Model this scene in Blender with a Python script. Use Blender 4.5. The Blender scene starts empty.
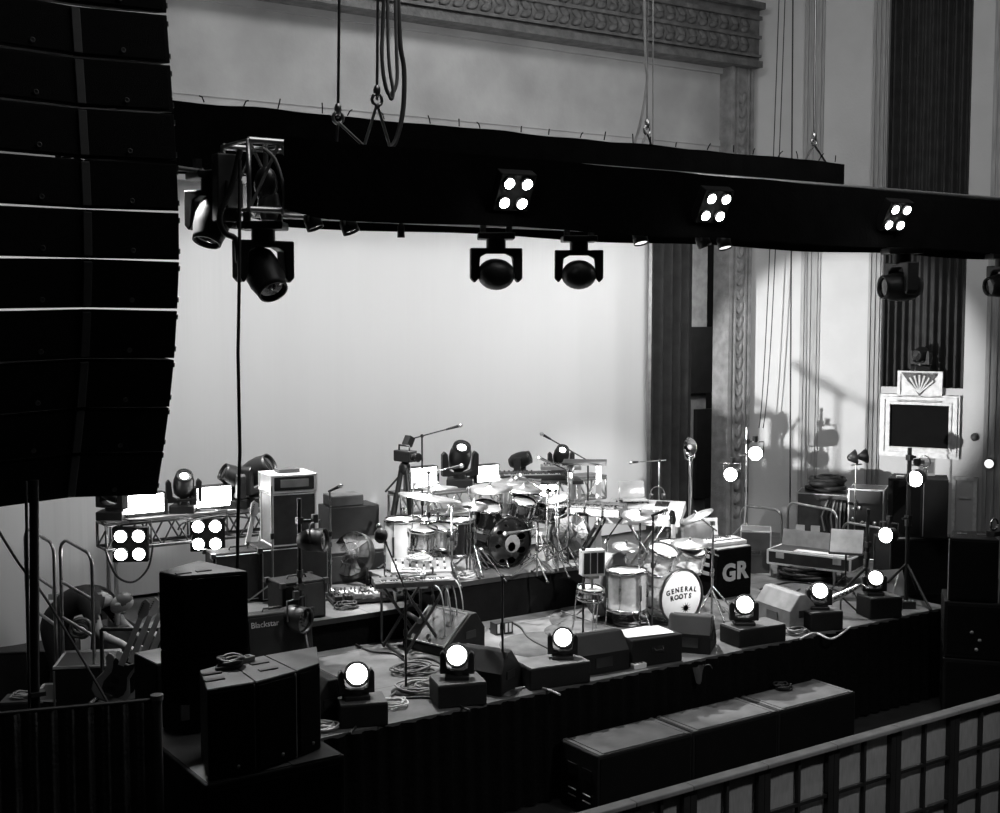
import bpy, bmesh, math, random
from mathutils import Matrix, Vector, Euler
random.seed(7)
sc = bpy.context.scene
COL = sc.collection
R = math.radians

# ---------------------------------------------------------------- camera model (also used to measure places on floors and walls)
FPX = 1280.0
CAMZ = 3.3
PIT = math.atan((406.5 - 308) / FPX)
YAW = math.atan(1875 * math.cos(PIT) / FPX)
_c, _s = math.cos(YAW), math.sin(YAW)
RV = Vector((_s, -_c, 0))
FV = Vector((_c * math.cos(PIT), _s * math.cos(PIT), -math.sin(PIT)))
UV = Vector((_c * math.sin(PIT), _s * math.sin(PIT), math.cos(PIT)))
CAM = Vector((0, 0, CAMZ))
FACE = YAW - math.pi / 2          # yaw of an object that faces the balcony

def ray(u, v): return FV + (u - 500) / FPX * RV - (v - 406.5) / FPX * UV
def fl(u, v, z=0.0):
    d = ray(u, v); return CAM + d * ((z - CAMZ) / d.z)
def at(u, v, y):
    d = ray(u, v); return CAM + d * (y / d.y)
def sx(p): return FPX / (Vector(p) - CAM).dot(FV)     # photo pixels per metre at p

cd = bpy.data.cameras.new('camera'); cam = bpy.data.objects.new('camera', cd); COL.objects.link(cam)
cam.location = CAM
m3 = Matrix((RV, UV, -FV)).transposed()
cam.rotation_euler = m3.to_euler()
cd.sensor_width = 36.0; cd.lens = 36.0 * FPX / 1000.0; cd.clip_end = 200
sc.camera = cam

# ---------------------------------------------------------------- materials
M = {}
def mat(name, g, rough=0.6, metal=0.0, var=0.25, scale=6.0, bump=0.0, bscale=60.0, emit=0.0, alpha=1.0, spec=0.5, stretch=None):
    m = bpy.data.materials.new(name); m.use_nodes = True
    nt = m.node_tree; b = nt.nodes['Principled BSDF']
    tc = nt.nodes.new('ShaderNodeTexCoord'); src = tc.outputs['Object']
    if stretch:
        mp = nt.nodes.new('ShaderNodeMapping'); mp.inputs['Scale'].default_value = stretch
        nt.links.new(src, mp.inputs[0]); src = mp.outputs[0]
    nz = nt.nodes.new('ShaderNodeTexNoise'); nz.inputs['Scale'].default_value = scale; nz.inputs['Detail'].default_value = 4
    nt.links.new(src, nz.inputs['Vector'])
    cr = nt.nodes.new('ShaderNodeValToRGB')
    lo, hi = g * (1 - var), min(1, g * (1 + var))
    cr.color_ramp.elements[0].position = .3; cr.color_ramp.elements[1].position = .7
    cr.color_ramp.elements[0].color = (lo, lo, lo, 1); cr.color_ramp.elements[1].color = (hi, hi, hi, 1)
    nt.links.new(nz.outputs['Fac'], cr.inputs[0]); nt.links.new(cr.outputs[0], b.inputs['Base Color'])
    b.inputs['Roughness'].default_value = rough; b.inputs['Metallic'].default_value = metal
    b.inputs['Specular IOR Level'].default_value = spec
    if bump:
        n2 = nt.nodes.new('ShaderNodeTexNoise'); n2.inputs['Scale'].default_value = bscale
        nt.links.new(src, n2.inputs['Vector'])
        bp = nt.nodes.new('ShaderNodeBump'); bp.inputs['Strength'].default_value = bump; bp.inputs['Distance'].default_value = .02
        nt.links.new(n2.outputs['Fac'], bp.inputs['Height']); nt.links.new(bp.outputs[0], b.inputs['Normal'])
    if emit:
        b.inputs['Emission Color'].default_value = (1, 1, 1, 1); b.inputs['Emission Strength'].default_value = emit
    if alpha < 1: b.inputs['Alpha'].default_value = alpha
    M[name] = m; return m

mat('black_cloth', .0035, .95, bump=.2, bscale=25, spec=.05)
mat('skirt_cloth', .003, .95, bump=.5, bscale=25, spec=.1)
mat('scrim_cloth', .16, .95, bump=.6, bscale=40, spec=.1)
mat('speaker_black', .008, .62, bump=.25, bscale=220, spec=.3)
mat('array_black', .003, .7, bump=.2, bscale=220, spec=.18)
mat('speaker_top_lit', .09, .55, var=.45, scale=4, bump=.15, bscale=160)  # cabinet tops made paler to stand in for light from above
mat('grille_black', .004, .8, bump=.6, bscale=300, spec=.15)
mat('black_metal', .02, .38, spec=.5)
mat('fixture_black', .014, .45, spec=.5)
mat('black_rubber', .012, .6)
mat('dark_grey', .07, .55)
mat('mid_grey', .2, .55)
mat('light_grey', .42, .55)
mat('white_paint', .78, .45, var=.08)
mat('paper', .85, .7, var=.05)
mat('chrome', .66, .16, 1.0, var=.1)
mat('steel', .5, .3, 1.0)
mat('dark_steel', .16, .35, 1.0)
mat('aluminium', .62, .38, 1.0, var=.12)
mat('brass', .55, .2, 1.0)
mat('cymbal', .5, .33, 1.0, var=.12, scale=40)
mat('drum_head', .82, .5, var=.06)
mat('drum_black', .012, .14, spec=.8)
mat('drum_white', .7, .25, var=.15)
mat('case_panel', .03, .5, var=.35, scale=9)
mat('case_panel_light', .2, .45, var=.25, scale=7)
mat('wood_body', .3, .35, var=.3, scale=3, stretch=(1, 8, 1))
mat('fretboard', .42, .4, var=.2)
mat('skin', .36, .55, var=.1)
mat('shirt', .018, .9)
mat('trousers', .02, .9)
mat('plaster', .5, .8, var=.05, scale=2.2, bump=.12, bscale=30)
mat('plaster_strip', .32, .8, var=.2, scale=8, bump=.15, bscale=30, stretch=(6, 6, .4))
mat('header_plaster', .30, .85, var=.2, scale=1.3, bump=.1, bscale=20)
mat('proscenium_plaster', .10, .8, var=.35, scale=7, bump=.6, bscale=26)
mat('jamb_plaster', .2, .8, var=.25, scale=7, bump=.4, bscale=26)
mat('frame_paint', .62, .5, var=.2, scale=12)
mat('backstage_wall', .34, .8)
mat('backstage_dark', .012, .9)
mat('amp_cloth', .03, .8, bump=.5, bscale=260)
mat('wedge_grille', .10, .7, bump=.5, bscale=260)
mat('carpet', .06, .9, var=.4, bump=.4, bscale=80)
mat('cable_rubber', .018, .5)
mat('cable_pale', .45, .5)
mat('lamp_face', 1, .4, emit=14)
mat('lamp_hot', 1, .4, emit=30)
mat('panel_face', 1, .4, emit=16)
mat('lamp_dim', .8, .3, emit=1.2)
mat('glass_dark', .02, .08, spec=.8)
mat('niche_cloth', .035, .95, var=.3)
mat('leg_cloth', .03, .95, var=.3)
mat('hall_floor', .010, .6, var=.4)
mat('wing_floor', .012, .8, var=.5)

# stage floor: dark painted boards with scuffs, sheets laid side by side
def floor_mat():
    m = bpy.data.materials.new('stage_boards'); m.use_nodes = True; nt = m.node_tree; b = nt.nodes['Principled BSDF']
    tc = nt.nodes.new('ShaderNodeTexCoord')
    br = nt.nodes.new('ShaderNodeTexBrick'); br.inputs['Scale'].default_value = 1.0
    br.inputs['Brick Width'].default_value = 2.4; br.inputs['Row Height'].default_value = 1.2; br.inputs['Mortar Size'].default_value = .006
    br.inputs['Color1'].default_value = (.12,) * 3 + (1,); br.inputs['Color2'].default_value = (.15,) * 3 + (1,); br.inputs['Mortar'].default_value = (.02,) * 3 + (1,)
    nt.links.new(tc.outputs['Object'], br.inputs['Vector'])
    nz = nt.nodes.new('ShaderNodeTexNoise'); nz.inputs['Scale'].default_value = 3; nz.inputs['Detail'].default_value = 8; nz.inputs['Roughness'].default_value = .65
    nt.links.new(tc.outputs['Object'], nz.inputs['Vector'])
    mx = nt.nodes.new('ShaderNodeMix'); mx.data_type = 'RGBA'; mx.blend_type = 'MULTIPLY'; mx.inputs['Factor'].default_value = .8
    cr = nt.nodes.new('ShaderNodeValToRGB'); cr.color_ramp.elements[0].position = .35; cr.color_ramp.elements[1].position = .7
    cr.color_ramp.elements[0].color = (.45, .45, .45, 1); cr.color_ramp.elements[1].color = (1.5, 1.5, 1.5, 1)
    nt.links.new(nz.outputs['Fac'], cr.inputs[0]); nt.links.new(br.outputs['Color'], mx.inputs['A']); nt.links.new(cr.outputs[0], mx.inputs['B'])
    nt.links.new(mx.outputs['Result'], b.inputs['Base Color'])
    b.inputs['Roughness'].default_value = .42
    M['stage_boards'] = m
floor_mat()

def cloth_mat(name, g, folds, depth, rough=.9):
    m = bpy.data.materials.new(name); m.use_nodes = True; nt = m.node_tree; b = nt.nodes['Principled BSDF']
    tc = nt.nodes.new('ShaderNodeTexCoord'); mp = nt.nodes.new('ShaderNodeMapping'); mp.inputs['Scale'].default_value = (folds, folds, .12)
    nt.links.new(tc.outputs['Object'], mp.inputs[0])
    nz = nt.nodes.new('ShaderNodeTexNoise'); nz.inputs['Scale'].default_value = 1; nz.inputs['Detail'].default_value = 3
    nt.links.new(mp.outputs[0], nz.inputs['Vector'])
    bp = nt.nodes.new('ShaderNodeBump'); bp.inputs['Strength'].default_value = depth; bp.inputs['Distance'].default_value = .1
    nt.links.new(nz.outputs['Fac'], bp.inputs['Height']); nt.links.new(bp.outputs[0], b.inputs['Normal'])
    b.inputs['Base Color'].default_value = (g, g, g, 1); b.inputs['Roughness'].default_value = rough; b.inputs['Specular IOR Level'].default_value = .1
    M[name] = m
cloth_mat('cyc_cloth', .82, 5.0, .12)

def clear_mat(name, tint, mixf):
    m = bpy.data.materials.new(name); m.use_nodes = True; nt = m.node_tree
    b = nt.nodes['Principled BSDF']; out = nt.nodes['Material Output']
    nz = nt.nodes.new('ShaderNodeTexNoise'); nz.inputs['Scale'].default_value = 9
    cr = nt.nodes.new('ShaderNodeValToRGB'); cr.color_ramp.elements[0].color = (tint * .7,) * 3 + (1,); cr.color_ramp.elements[1].color = (min(1, tint * 1.2),) * 3 + (1,)
    nt.links.new(nz.outputs['Fac'], cr.inputs[0]); nt.links.new(cr.outputs[0], b.inputs['Base Color'])
    b.inputs['Roughness'].default_value = .12
    tr = nt.nodes.new('ShaderNodeBsdfTransparent'); mx = nt.nodes.new('ShaderNodeMixShader'); mx.inputs[0].default_value = mixf
    nt.links.new(tr.outputs[0], mx.inputs[1]); nt.links.new(b.outputs[0], mx.inputs[2]); nt.links.new(mx.outputs[0], out.inputs['Surface'])
    M[name] = m
clear_mat('clear_acrylic', .85, .42)
clear_mat('clear_film', .5, .45)
clear_mat('barrier_mesh', .34, .86)

# ---------------------------------------------------------------- mesh builder
I4 = Matrix.Identity(4)
def T(x, y, z): return Matrix.Translation((x, y, z))
def RX(a): return Matrix.Rotation(a, 4, 'X')
def RY(a): return Matrix.Rotation(a, 4, 'Y')
def RZ(a): return Matrix.Rotation(a, 4, 'Z')

class MB:
    def __init__(s): s.v = []; s.f = []; s.sm = []
    def add(s, vs, fs, smooth=False, m=None):
        o = len(s.v)
        for p in vs:
            p = Vector(p); s.v.append(tuple(m @ p) if m is not None else tuple(p))
        for f in fs: s.f.append(tuple(i + o for i in f)); s.sm.append(smooth)
        return s
    def box(s, x0, x1, y0, y1, z0, z1, m=None):
        vs = [(x, y, z) for z in (z0, z1) for y in (y0, y1) for x in (x0, x1)]
        return s.add(vs, [(0, 2, 3, 1), (4, 5, 7, 6), (0, 1, 5, 4), (2, 6, 7, 3), (0, 4, 6, 2), (1, 3, 7, 5)], False, m)
    def cb(s, w, d, h, m=None, z=0):      # box centred in plan, standing on z
        return s.box(-w / 2, w / 2, -d / 2, d / 2, z, z + h, m)
    def prism(s, poly, z0, z1, m=None):   # polygon in XY extruded in Z
        n = len(poly); vs = [(p[0], p[1], z0) for p in poly] + [(p[0], p[1], z1) for p in poly]
        fs = [tuple(range(n - 1, -1, -1)), tuple(range(n, 2 * n))] + [(i, (i + 1) % n, n + (i + 1) % n, n + i) for i in range(n)]
        return s.add(vs, fs, False, m)
    def profx(s, prof, x0, x1, m=None):   # polygon in YZ extruded along X
        n = len(prof); vs = [(x0, p[0], p[1]) for p in prof] + [(x1, p[0], p[1]) for p in prof]
        fs = [tuple(range(n)), tuple(range(2 * n - 1, n - 1, -1))] + [(i, n + i, n + (i + 1) % n, (i + 1) % n) for i in range(n)]
        return s.add(vs, fs, False, m)
    def tube(s, pts, r, n=8, m=None, closed=False, cap=True):
        pts = [Vector(p) for p in pts]; k = len(pts)
        rs = r if isinstance(r, (list, tuple)) else [r] * k
        up = None; vs = []
        for i, p in enumerate(pts):
            a = pts[i - 1] if (i > 0 or closed) else p
            b = pts[(i + 1) % k] if (i < k - 1 or closed) else p
            t = (b - a)
            t = t.normalized() if t.length > 1e-9 else Vector((0, 0, 1))
            if up is None: up = t.orthogonal().normalized()
            up = (up - t * up.dot(t)); up = up.normalized() if up.length > 1e-6 else t.orthogonal().normalized()
            w = t.cross(up)
            for j in range(n):
                a2 = 2 * math.pi * j / n
                vs.append(p + (up * math.cos(a2) + w * math.sin(a2)) * rs[i])
        fs = []
        for i in range(k if closed else k - 1):
            i2 = (i + 1) % k
            for j in range(n):
                j2 = (j + 1) % n
                fs.append((i * n + j, i * n + j2, i2 * n + j2, i2 * n + j))
        s.add(vs, fs, n > 4, m)
        if cap and not closed:
            s.add([vs[j] for j in range(n)], [tuple(range(n - 1, -1, -1))], False, m)
            s.add([vs[(k - 1) * n + j] for j in range(n)], [tuple(range(n))], False, m)
        return s
    def lathe(s, prof, n=20, m=None, smooth=True, cap=True):   # (r, z) about local Z
        k = len(prof); vs = []
        for (r, z) in prof:
            for j in range(n):
                a = 2 * math.pi * j / n; vs.append((r * math.cos(a), r * math.sin(a), z))
        fs = [(i * n + j, i * n + (j + 1) % n, (i + 1) * n + (j + 1) % n, (i + 1) * n + j) for i in range(k - 1) for j in range(n)]
        s.add(vs, fs, smooth, m)
        if cap and prof[0][0] > 1e-5: s.add(vs[:n], [tuple(range(n - 1, -1, -1))], False, m)
        if cap and prof[-1][0] > 1e-5: s.add(vs[-n:], [tuple(range(n))], False, m)
        return s
    def cyl(s, r, z0, z1, n=16, m=None): return s.lathe([(r, z0), (r, z1)], n, m)
    def ball(s, rx, ry, rz, m=None, n=14, k=9):
        prof = [(max(1e-6, math.sin(math.pi * i / k)), -math.cos(math.pi * i / k)) for i in range(k + 1)]
        mm = Matrix.Diagonal((rx, ry, rz, 1)); mm = (m @ mm) if m is not None else mm
        return s.lathe(prof, n, mm)
    def sheet(s, fn, nu, nv, m=None, smooth=True):
        vs = [fn(i / nu, j / nv) for j in range(nv + 1) for i in range(nu + 1)]
        fs = [(j * (nu + 1) + i, j * (nu + 1) + i + 1, (j + 1) * (nu + 1) + i + 1, (j + 1) * (nu + 1) + i) for j in range(nv) for i in range(nu)]
        return s.add(vs, fs, smooth, m)
    def build(s, name, material, parent=None, bevel=0.0, label=None):
        me = bpy.data.meshes.new(name); me.from_pydata([tuple(p) for p in s.v], [], s.f); me.update()
        me.polygons.foreach_set('use_smooth', s.sm)
        me.materials.append(M[material] if isinstance(material, str) else material)
        o = bpy.data.objects.new(name, me); COL.objects.link(o)
        if parent is not None: o.parent = parent
        if label: o['label'] = label
        if bevel:
            b = o.modifiers.new('bevel', 'BEVEL'); b.width = bevel; b.segments = 2; b.limit_method = 'ANGLE'; b.angle_limit = R(40)
        return o

def tag(o, label=None, cat=None, group=None, kind=None):
    if label: o['label'] = label
    if cat: o['category'] = cat
    if group: o['group'] = group
    if kind: o['kind'] = kind
    return o
def thing(name, label, cat, loc=(0, 0, 0), rz=0.0, group=None):
    o = bpy.data.objects.new(name, None); COL.objects.link(o); o.empty_display_size = .1
    o.location = loc; o.rotation_euler = (0, 0, rz)
    return tag(o, label, cat, group)
def struct(name, mb, material, bevel=0.0):
    o = mb.build(name, material, None, bevel); o['kind'] = 'structure'; return o
def kids(o): return [c for c in COL.objects if c.parent == o]
KIDS = None
def dup(root, loc, rz=None, label=None, group=None):
    r = root.copy(); COL.objects.link(r); r.location = loc
    if rz is not None: r.rotation_euler = (root.rotation_euler[0], root.rotation_euler[1], rz)
    if label: r['label'] = label
    if group: r['group'] = group
    for ch in list(root.children):
        c = ch.copy(); COL.objects.link(c); c.parent = r
        for g in list(ch.children):
            d = g.copy(); COL.objects.link(d); d.parent = c
    return r
def text_mesh(name, body, size, material, parent, m, extrude=.002, spacing=1.0, align='CENTER', bold=0.0):
    cu = bpy.data.curves.new(name, 'FONT'); cu.body = body; cu.size = size; cu.extrude = extrude; cu.offset = bold; cu.align_x = align; cu.space_character = spacing
    cu.resolution_u = 3
    to = bpy.data.objects.new(name, cu); COL.objects.link(to)
    dg = bpy.context.evaluated_depsgraph_get(); dg.update()
    me = bpy.data.meshes.new_from_object(to.evaluated_get(dg)); bpy.data.objects.remove(to)
    me.transform(m); me.materials.clear(); me.materials.append(M[material])
    o = bpy.data.objects.new(name, me); COL.objects.link(o); o.parent = parent
    return o
def arc(c, r, a0, a1, n, plane='xz'):
    out = []
    for i in range(n + 1):
        a = a0 + (a1 - a0) * i / n
        if plane == 'xz': out.append((c[0] + r * math.cos(a), c[1], c[2] + r * math.sin(a)))
        else: out.append((c[0] + r * math.cos(a), c[1] + r * math.sin(a), c[2]))
    return out
def bez(p0, p1, p2, p3, n=12):
    p0, p1, p2, p3 = map(Vector, (p0, p1, p2, p3))
    return [p0 * (1 - t) ** 3 + p1 * 3 * t * (1 - t) ** 2 + p2 * 3 * t * t * (1 - t) + p3 * t ** 3 for t in [i / n for i in range(n + 1)]]
def look(d):      # matrix whose +Z points along d
    return Vector(d).to_track_quat('Z', 'Y').to_matrix().to_4x4()
# ================================================================ THE SETTING
HALL = -0.95
struct('floor', MB().box(-3, 22, -2, 19, HALL - .1, HALL), 'hall_floor')
deck = MB().prism([(4.3, 8.72), (12.0, 8.72), (12.0, 9.3), (16.1, 9.3), (13.72, 13.9), (13.3, 16.3), (4.3, 16.3)], HALL, 0.0)
struct('stage_floor', deck, 'stage_boards')
# proscenium plane Y = 13.5
def relief(mb, x0, x1, z0, z1, y, vertical):
    # a row of overlapping carved leaves
    L = (z1 - z0) if vertical else (x1 - x0)
    n = int(L / .2)
    for i in range(n):
        for sgn in (-1, 1):
            if vertical:
                cx, cz = (x0 + x1) / 2 + sgn * (x1 - x0) * .24, z0 + (i + .5) * .2
                mb.ball(.055, .03, .1, T(cx, y, cz) @ RY(sgn * .5), 6, 5)
            else:
                cx, cz = x0 + (i + .5) * .2, (z0 + z1) / 2 + sgn * (z1 - z0) * .24
                mb.ball(.1, .03, .05, T(cx, y, cz) @ RY(sgn * .5), 6, 5)
def jamb(name, xa, xb):
    mb = MB(); w = xb - xa
    mb.box(xa, xb, 13.42, 13.7, 0 if xa > 4 else HALL, 6.75)
    for a, b in ((0, .14), (.27, .33), (.73, .8), (.88, 1)):
        mb.box(xa + a * w, xa + b * w, 13.38, 13.42, 0 if xa > 4 else HALL, 6.75)
    relief(mb, xa + .36 * w, xa + .7 * w, .2, 6.6, 13.42, True)
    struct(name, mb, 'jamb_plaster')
jamb('trim_1', 13.15, 13.60)
jamb('trim_2', 1.75, 2.35)
beam = MB().box(1.75, 13.60, 13.3, 13.7, 6.72, 7.62)
for a, b, d in ((0, .1, .08), (.16, .2, .05), (.45, .5, .05), (.74, .8, .06), (.9, 1, .12)):
    beam.box(1.75, 13.60, 13.3 - d, 13.3, 6.72 + .9 * a, 6.72 + .9 * b)
relief(beam, 2.4, 13.5, 6.92, 7.12, 13.29, False); relief(beam, 2.4, 13.5, 7.18, 7.38, 13.29, False)
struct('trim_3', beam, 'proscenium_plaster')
hd = MB().box(2.3, 13.15, 13.62, 13.75, 4.7, 6.75)
hd.box(2.3, 13.15, 13.60, 13.62, 5.62, 5.71); hd.box(2.3, 13.15, 13.56, 13.62, 6.64, 6.74)
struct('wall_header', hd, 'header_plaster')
struct('wall_front', MB().box(1.75, 13.75, 13.5, 13.75, 7.6, 10), 'plaster')
struct('wall_back', MB().box(1.0, 15.5, 16.3, 16.5, HALL, 9), 'backstage_wall')
# dark flats standing backstage beyond the leg curtain
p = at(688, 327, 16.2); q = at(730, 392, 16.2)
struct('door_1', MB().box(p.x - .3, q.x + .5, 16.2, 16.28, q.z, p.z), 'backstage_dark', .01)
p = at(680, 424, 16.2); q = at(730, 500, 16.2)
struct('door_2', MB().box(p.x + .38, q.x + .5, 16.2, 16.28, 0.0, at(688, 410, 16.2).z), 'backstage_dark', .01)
# splayed right wall: local x runs along the wall towards the hall, local -y faces the stage
WA = R(-63); W0 = Vector((13.72, 13.5, 0)); WD = Vector((math.cos(WA), math.sin(WA), 0)); WN = Vector((-WD.y, WD.x, 0))
def wal(u, v, off=0.0):
    d = ray(u, v); o = W0 - WN * off
    t = (o - CAM).dot(WN) / d.dot(WN); return CAM + d * t
def wloc(u, v): p = wal(u, v) - W0; return p.dot(WD), p.z
def wp(s, off, z): return W0 + WD * s - WN * off + Vector((0, 0, z))
WM = T(*W0) @ RZ(WA)
mb = MB()
mb.box(-.1, 1.90, 0, .25, HALL, 9.5, WM); mb.box(3.0, 7.5, 0, .25, HALL, 9.5, WM)
mb.box(1.90, 3.0, 0, .25, HALL, 2.2, WM); mb.box(1.90, 3.0, .3, .4, 2.2, 9.5, WM)
struct('wall_right', mb, 'plaster')
def fluted(name, s0, s1, n, depth=.06, mt='plaster_strip'):
    mb = MB().box(s0, s1, -depth * .5, 0, 0, 9.5, WM)
    for i in range(n):
        a = s0 + (s1 - s0) * i / n; w = (s1 - s0) / n
        mb.box(a + w * .12, a + w * .62, -depth, -depth * .5, 0, 9.5, WM)
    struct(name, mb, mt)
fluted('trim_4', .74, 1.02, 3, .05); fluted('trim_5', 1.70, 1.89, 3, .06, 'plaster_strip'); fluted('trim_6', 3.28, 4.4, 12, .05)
# folded dark curtain in the tall niche
def niche(u, v):
    s = 1.90 + 1.1 * u; return WM @ Vector((s, .10 + .055 * math.sin(u * 2 * math.pi * 11) + .02 * math.sin(u * 60 + 1), 2.16 + 7.2 * v))
o = MB().sheet(niche, 130, 2).build('niche_curtain', 'niche_cloth')
tag(o, 'tall dark pleated curtain hanging in the wall niche at right above the framed grille', 'curtain')
# framed grille with stepped top and fan ornament
g = thing('wall_grille', 'pale stepped frame around a dark grille on the right wall, fan ornament on top', 'grille', wp(2.44, .0, 1.23), WA)
g.rotation_euler = (0, 0, WA)
fr = MB(); w = .535
outer = [(-w, 0), (w, 0), (w, .87), (.3, .87), (.3, 1.2), (-.3, 1.2), (-.3, .87), (-w, .87)]
def frame_ring(mb, x0, x1, z0, z1, t, y0, y1):
    mb.box(x0, x1, y0, y1, z0, z0 + t); mb.box(x0, x1, y0, y1, z1 - t, z1); mb.box(x0, x0 + t, y0, y1, z0 + t, z1 - t); mb.box(x1 - t, x1, y0, y1, z0 + t, z1 - t)
frame_ring(fr, -w, w, 0, .87, .14, -.06, 0); frame_ring(fr, -w + .03, w - .03, .03, .84, .04, -.09, -.06); frame_ring(fr, -.43, .43, .1, .77, .035, -.085, -.06)
fr.box(-.3, .3, -.06, 0, .73, 1.2); fr.box(-.3, -.26, -.09, -.06, .87, 1.2); fr.box(.26, .3, -.09, -.06, .87, 1.2); fr.box(-.26, .26, -.09, -.06, 1.16, 1.2)
fr.build('frame', 'frame_paint', g)
MB().box(-.395, .395, -.03, .0, .135, .735).build('grille_panel', 'grille_black', g)
tri = MB().prism([(-.25, .2), (.25, .2), (0, -.12)], 0, .03, T(0, -.06, .98) @ RX(R(90)))
tri.build('fan_plate', 'proscenium_plaster', g)
fan = MB()
for i in range(7):
    a = R(90 - 48 + 16 * i); fan.tube([(0, -.1, .9), (.26 * math.cos(a) * .95, -.1, .9 + .25 * math.sin(a))], [.008, .018], 6)
fan.build('fan_ribs', 'frame_paint', g)
# backdrop
def cyc(u, v):
    x = 2.1 + (12.34 - 2.1) * u; zb = HALL + .03 if x < 4.2 else .04
    return (x, 14.2 + .012 * math.sin(x * 9) + .02 * math.sin(x * 3.1 + 1) * (1 - v), zb + (5.25 - zb) * v)
o = MB().sheet(cyc, 160, 8).build('backdrop', 'cyc_cloth')
tag(o, 'large plain white cloth backdrop filling the back of the stage', 'backdrop')
def leg(u, v):
    x = 12.22 + .75 * u; return (x, 13.95 + .07 * math.sin(u * 2 * math.pi * 4.5) + .01 * math.sin(u * 40), .03 + 5.2 * v)
o = MB().sheet(leg, 60, 3).build('leg_curtain', 'leg_cloth')
tag(o, 'black folded leg curtain hanging beside the right edge of the white backdrop', 'curtain')
def skirt(u, v):
    x = 4.3 + 7.7 * u; return (x, 8.66 + .02 * math.sin(x * 38) + .008 * math.sin(x * 91) - (1 - v) * .03, HALL + .02 + (.93) * v)
o = MB().sheet(skirt, 300, 3).build('stage_skirt', 'skirt_cloth')
tag(o, 'black pleated skirt cloth hanging along the front edge of the stage', 'drape')
# wall fittings: round lamps and a light on the ledge
for (u, v, lab, mt, r) in ((975, 437, 'small dark round knob on the right wall above the lit dome lamp', 'dark_grey', .045), (990, 463, 'small lit white dome lamp on the fluted strip at the far right', 'lamp_dim', .06)):
    s, z = wloc(u, v); t = thing('wall_lamp', lab, 'wall lamp', wp(s, .05 if s > 3.32 else 0, z), WA)
    MB().lathe([(r * 1.25, 0), (r * 1.25, .02), (r, .035)], 18, RX(R(90))).build('back_plate', 'dark_steel', t)
    MB().ball(r, r, r, T(0, -.04, 0)).build('dome', mt, t)
# ropes hanging in front of the right wall
for k, (pts, r, lab) in enumerate((
    ([(784, -150), (766, 395), (759, 428)], .008, 'thin slack rope hanging down the right wall, nearest the jamb'),
    ([(790, -150), (772, 395), (763, 428)], .008, 'thin slack rope hanging down the right wall, between slack and taut ropes'),
    ([(794, -150), (791, 250), (790, 505)], .012, 'taut dark rope hanging straight down the right wall to the rails'))):
    mb = MB(); P = [wal(u, v, .5) for u, v in pts]
    mb.tube(bez(P[0], P[0] * .6 + P[1] * .4, P[1], P[2], 16), r, 6)
    tag(mb.build('rope', 'cable_rubber'), lab, 'rope', 'ropes by the right wall')
# ================================================================ OVERHEAD: trusses, drapes, rigging
def truss(name, label, x0, x1, y0, y1, z0, z1, r=.025, mt='aluminium', step=.5, slope=0.0, loc_z=0):
    t = thing(name, label, 'truss', (x0, (y0 + y1) / 2, z0)); L = x1 - x0; hy = (y1 - y0) / 2; h = z1 - z0
    for yy in (-hy, hy):
        for zz in (0, h): MB().tube([(0, yy, zz), (L, yy, zz + slope * L)], r, 8).build('chord', mt, t)
    lat = MB(); n = max(1, int(round(L / step)))
    for i in range(n):
        a, b = L * i / n, L * (i + 1) / n; za, zb = slope * a, slope * b; m = (a + b) / 2; zm = slope * m
        for yy in (-hy, hy):
            lat.tube([(a, yy, za), (m, yy, zm + h)], r * .5, 6, cap=False); lat.tube([(m, yy, zm + h), (b, yy, zb)], r * .5, 6, cap=False)
        for zz in (0, h):
            lat.tube([(a, -hy, za + zz), (m, hy, zm + zz)], r * .5, 6, cap=False); lat.tube([(m, hy, zm + zz), (b, -hy, zb + zz)], r * .5, 6, cap=False)
    lat.build('lattice', mt, t)
    for xx in (0, L): MB().tube([(xx, -hy, slope * xx), (xx, hy, slope * xx), (xx, hy, h + slope * xx), (xx, -hy, h + slope * xx)], r * .8, 8, closed=True).build('end_frame', mt, t)
    return t
TY0, TY1 = 8.82, 9.3
FT = truss('front_truss', 'long silver box truss over the stage front, its open end showing at left', 3.82, 14.2, TY0, TY1, 4.02, 4.52)
def fdrape(u, v):
    x = 4.07 + (14.3 - 4.07) * u
    top = 4.555 - .007 * (x - 4.1) + .004 * math.sin(x * 5); bot = 3.975 - .007 * (x - 4.2) + .012 * math.sin(x * 2.3) + (.05 * (1 - min(1, (x - 4.07) / .3)) if x < 4.5 else 0)
    return (x, TY0 - .06 + .006 * math.sin(x * 11) * (1 - v) + .006 * math.sin(x * 4), bot + (top - bot) * v)
def bdrape(u, v):
    p = fdrape(u, v); return (p[0], TY1 + .05 + (TY0 - .05 - p[1]), p[2] - .03)
mb = MB().sheet(fdrape, 120, 4).sheet(bdrape, 120, 4)
o = mb.build('cloth_cover', 'black_cloth', FT); o.location = -FT.location; o['label'] = 'long black cloth hanging over the truss'
RX0, RX1, RY0, RY1 = 3.0, 11.85, 10.25, 10.75
RT = truss('rear_truss', 'dark covered truss behind the front truss, hung on bridles', RX0, RX1, RY0, RY1, 4.5, 4.90, mt='dark_steel')
def rdrape(u, v):
    x = RX0 - .02 + (RX1 + .04 - RX0) * u; return (x, RY0 - .04 + .01 * math.sin(x * 8), 4.46 + .01 * math.sin(x * 3) + (.52 + .004 * math.sin(x * 7.3)) * v)
def rdrape2(u, v):
    p = rdrape(u, v); return (p[0], RY1 + .04, p[2])
def rtop(u, v):
    x = RX0 - .02 + (RX1 + .04 - RX0) * u; return (x, RY0 - .04 + (RY1 - RY0 + .08) * v, 4.98 + .004 * math.sin(x * 7.3))
mb = MB().sheet(rdrape, 90, 3).sheet(rdrape2, 90, 3).sheet(rtop, 90, 2)
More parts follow.
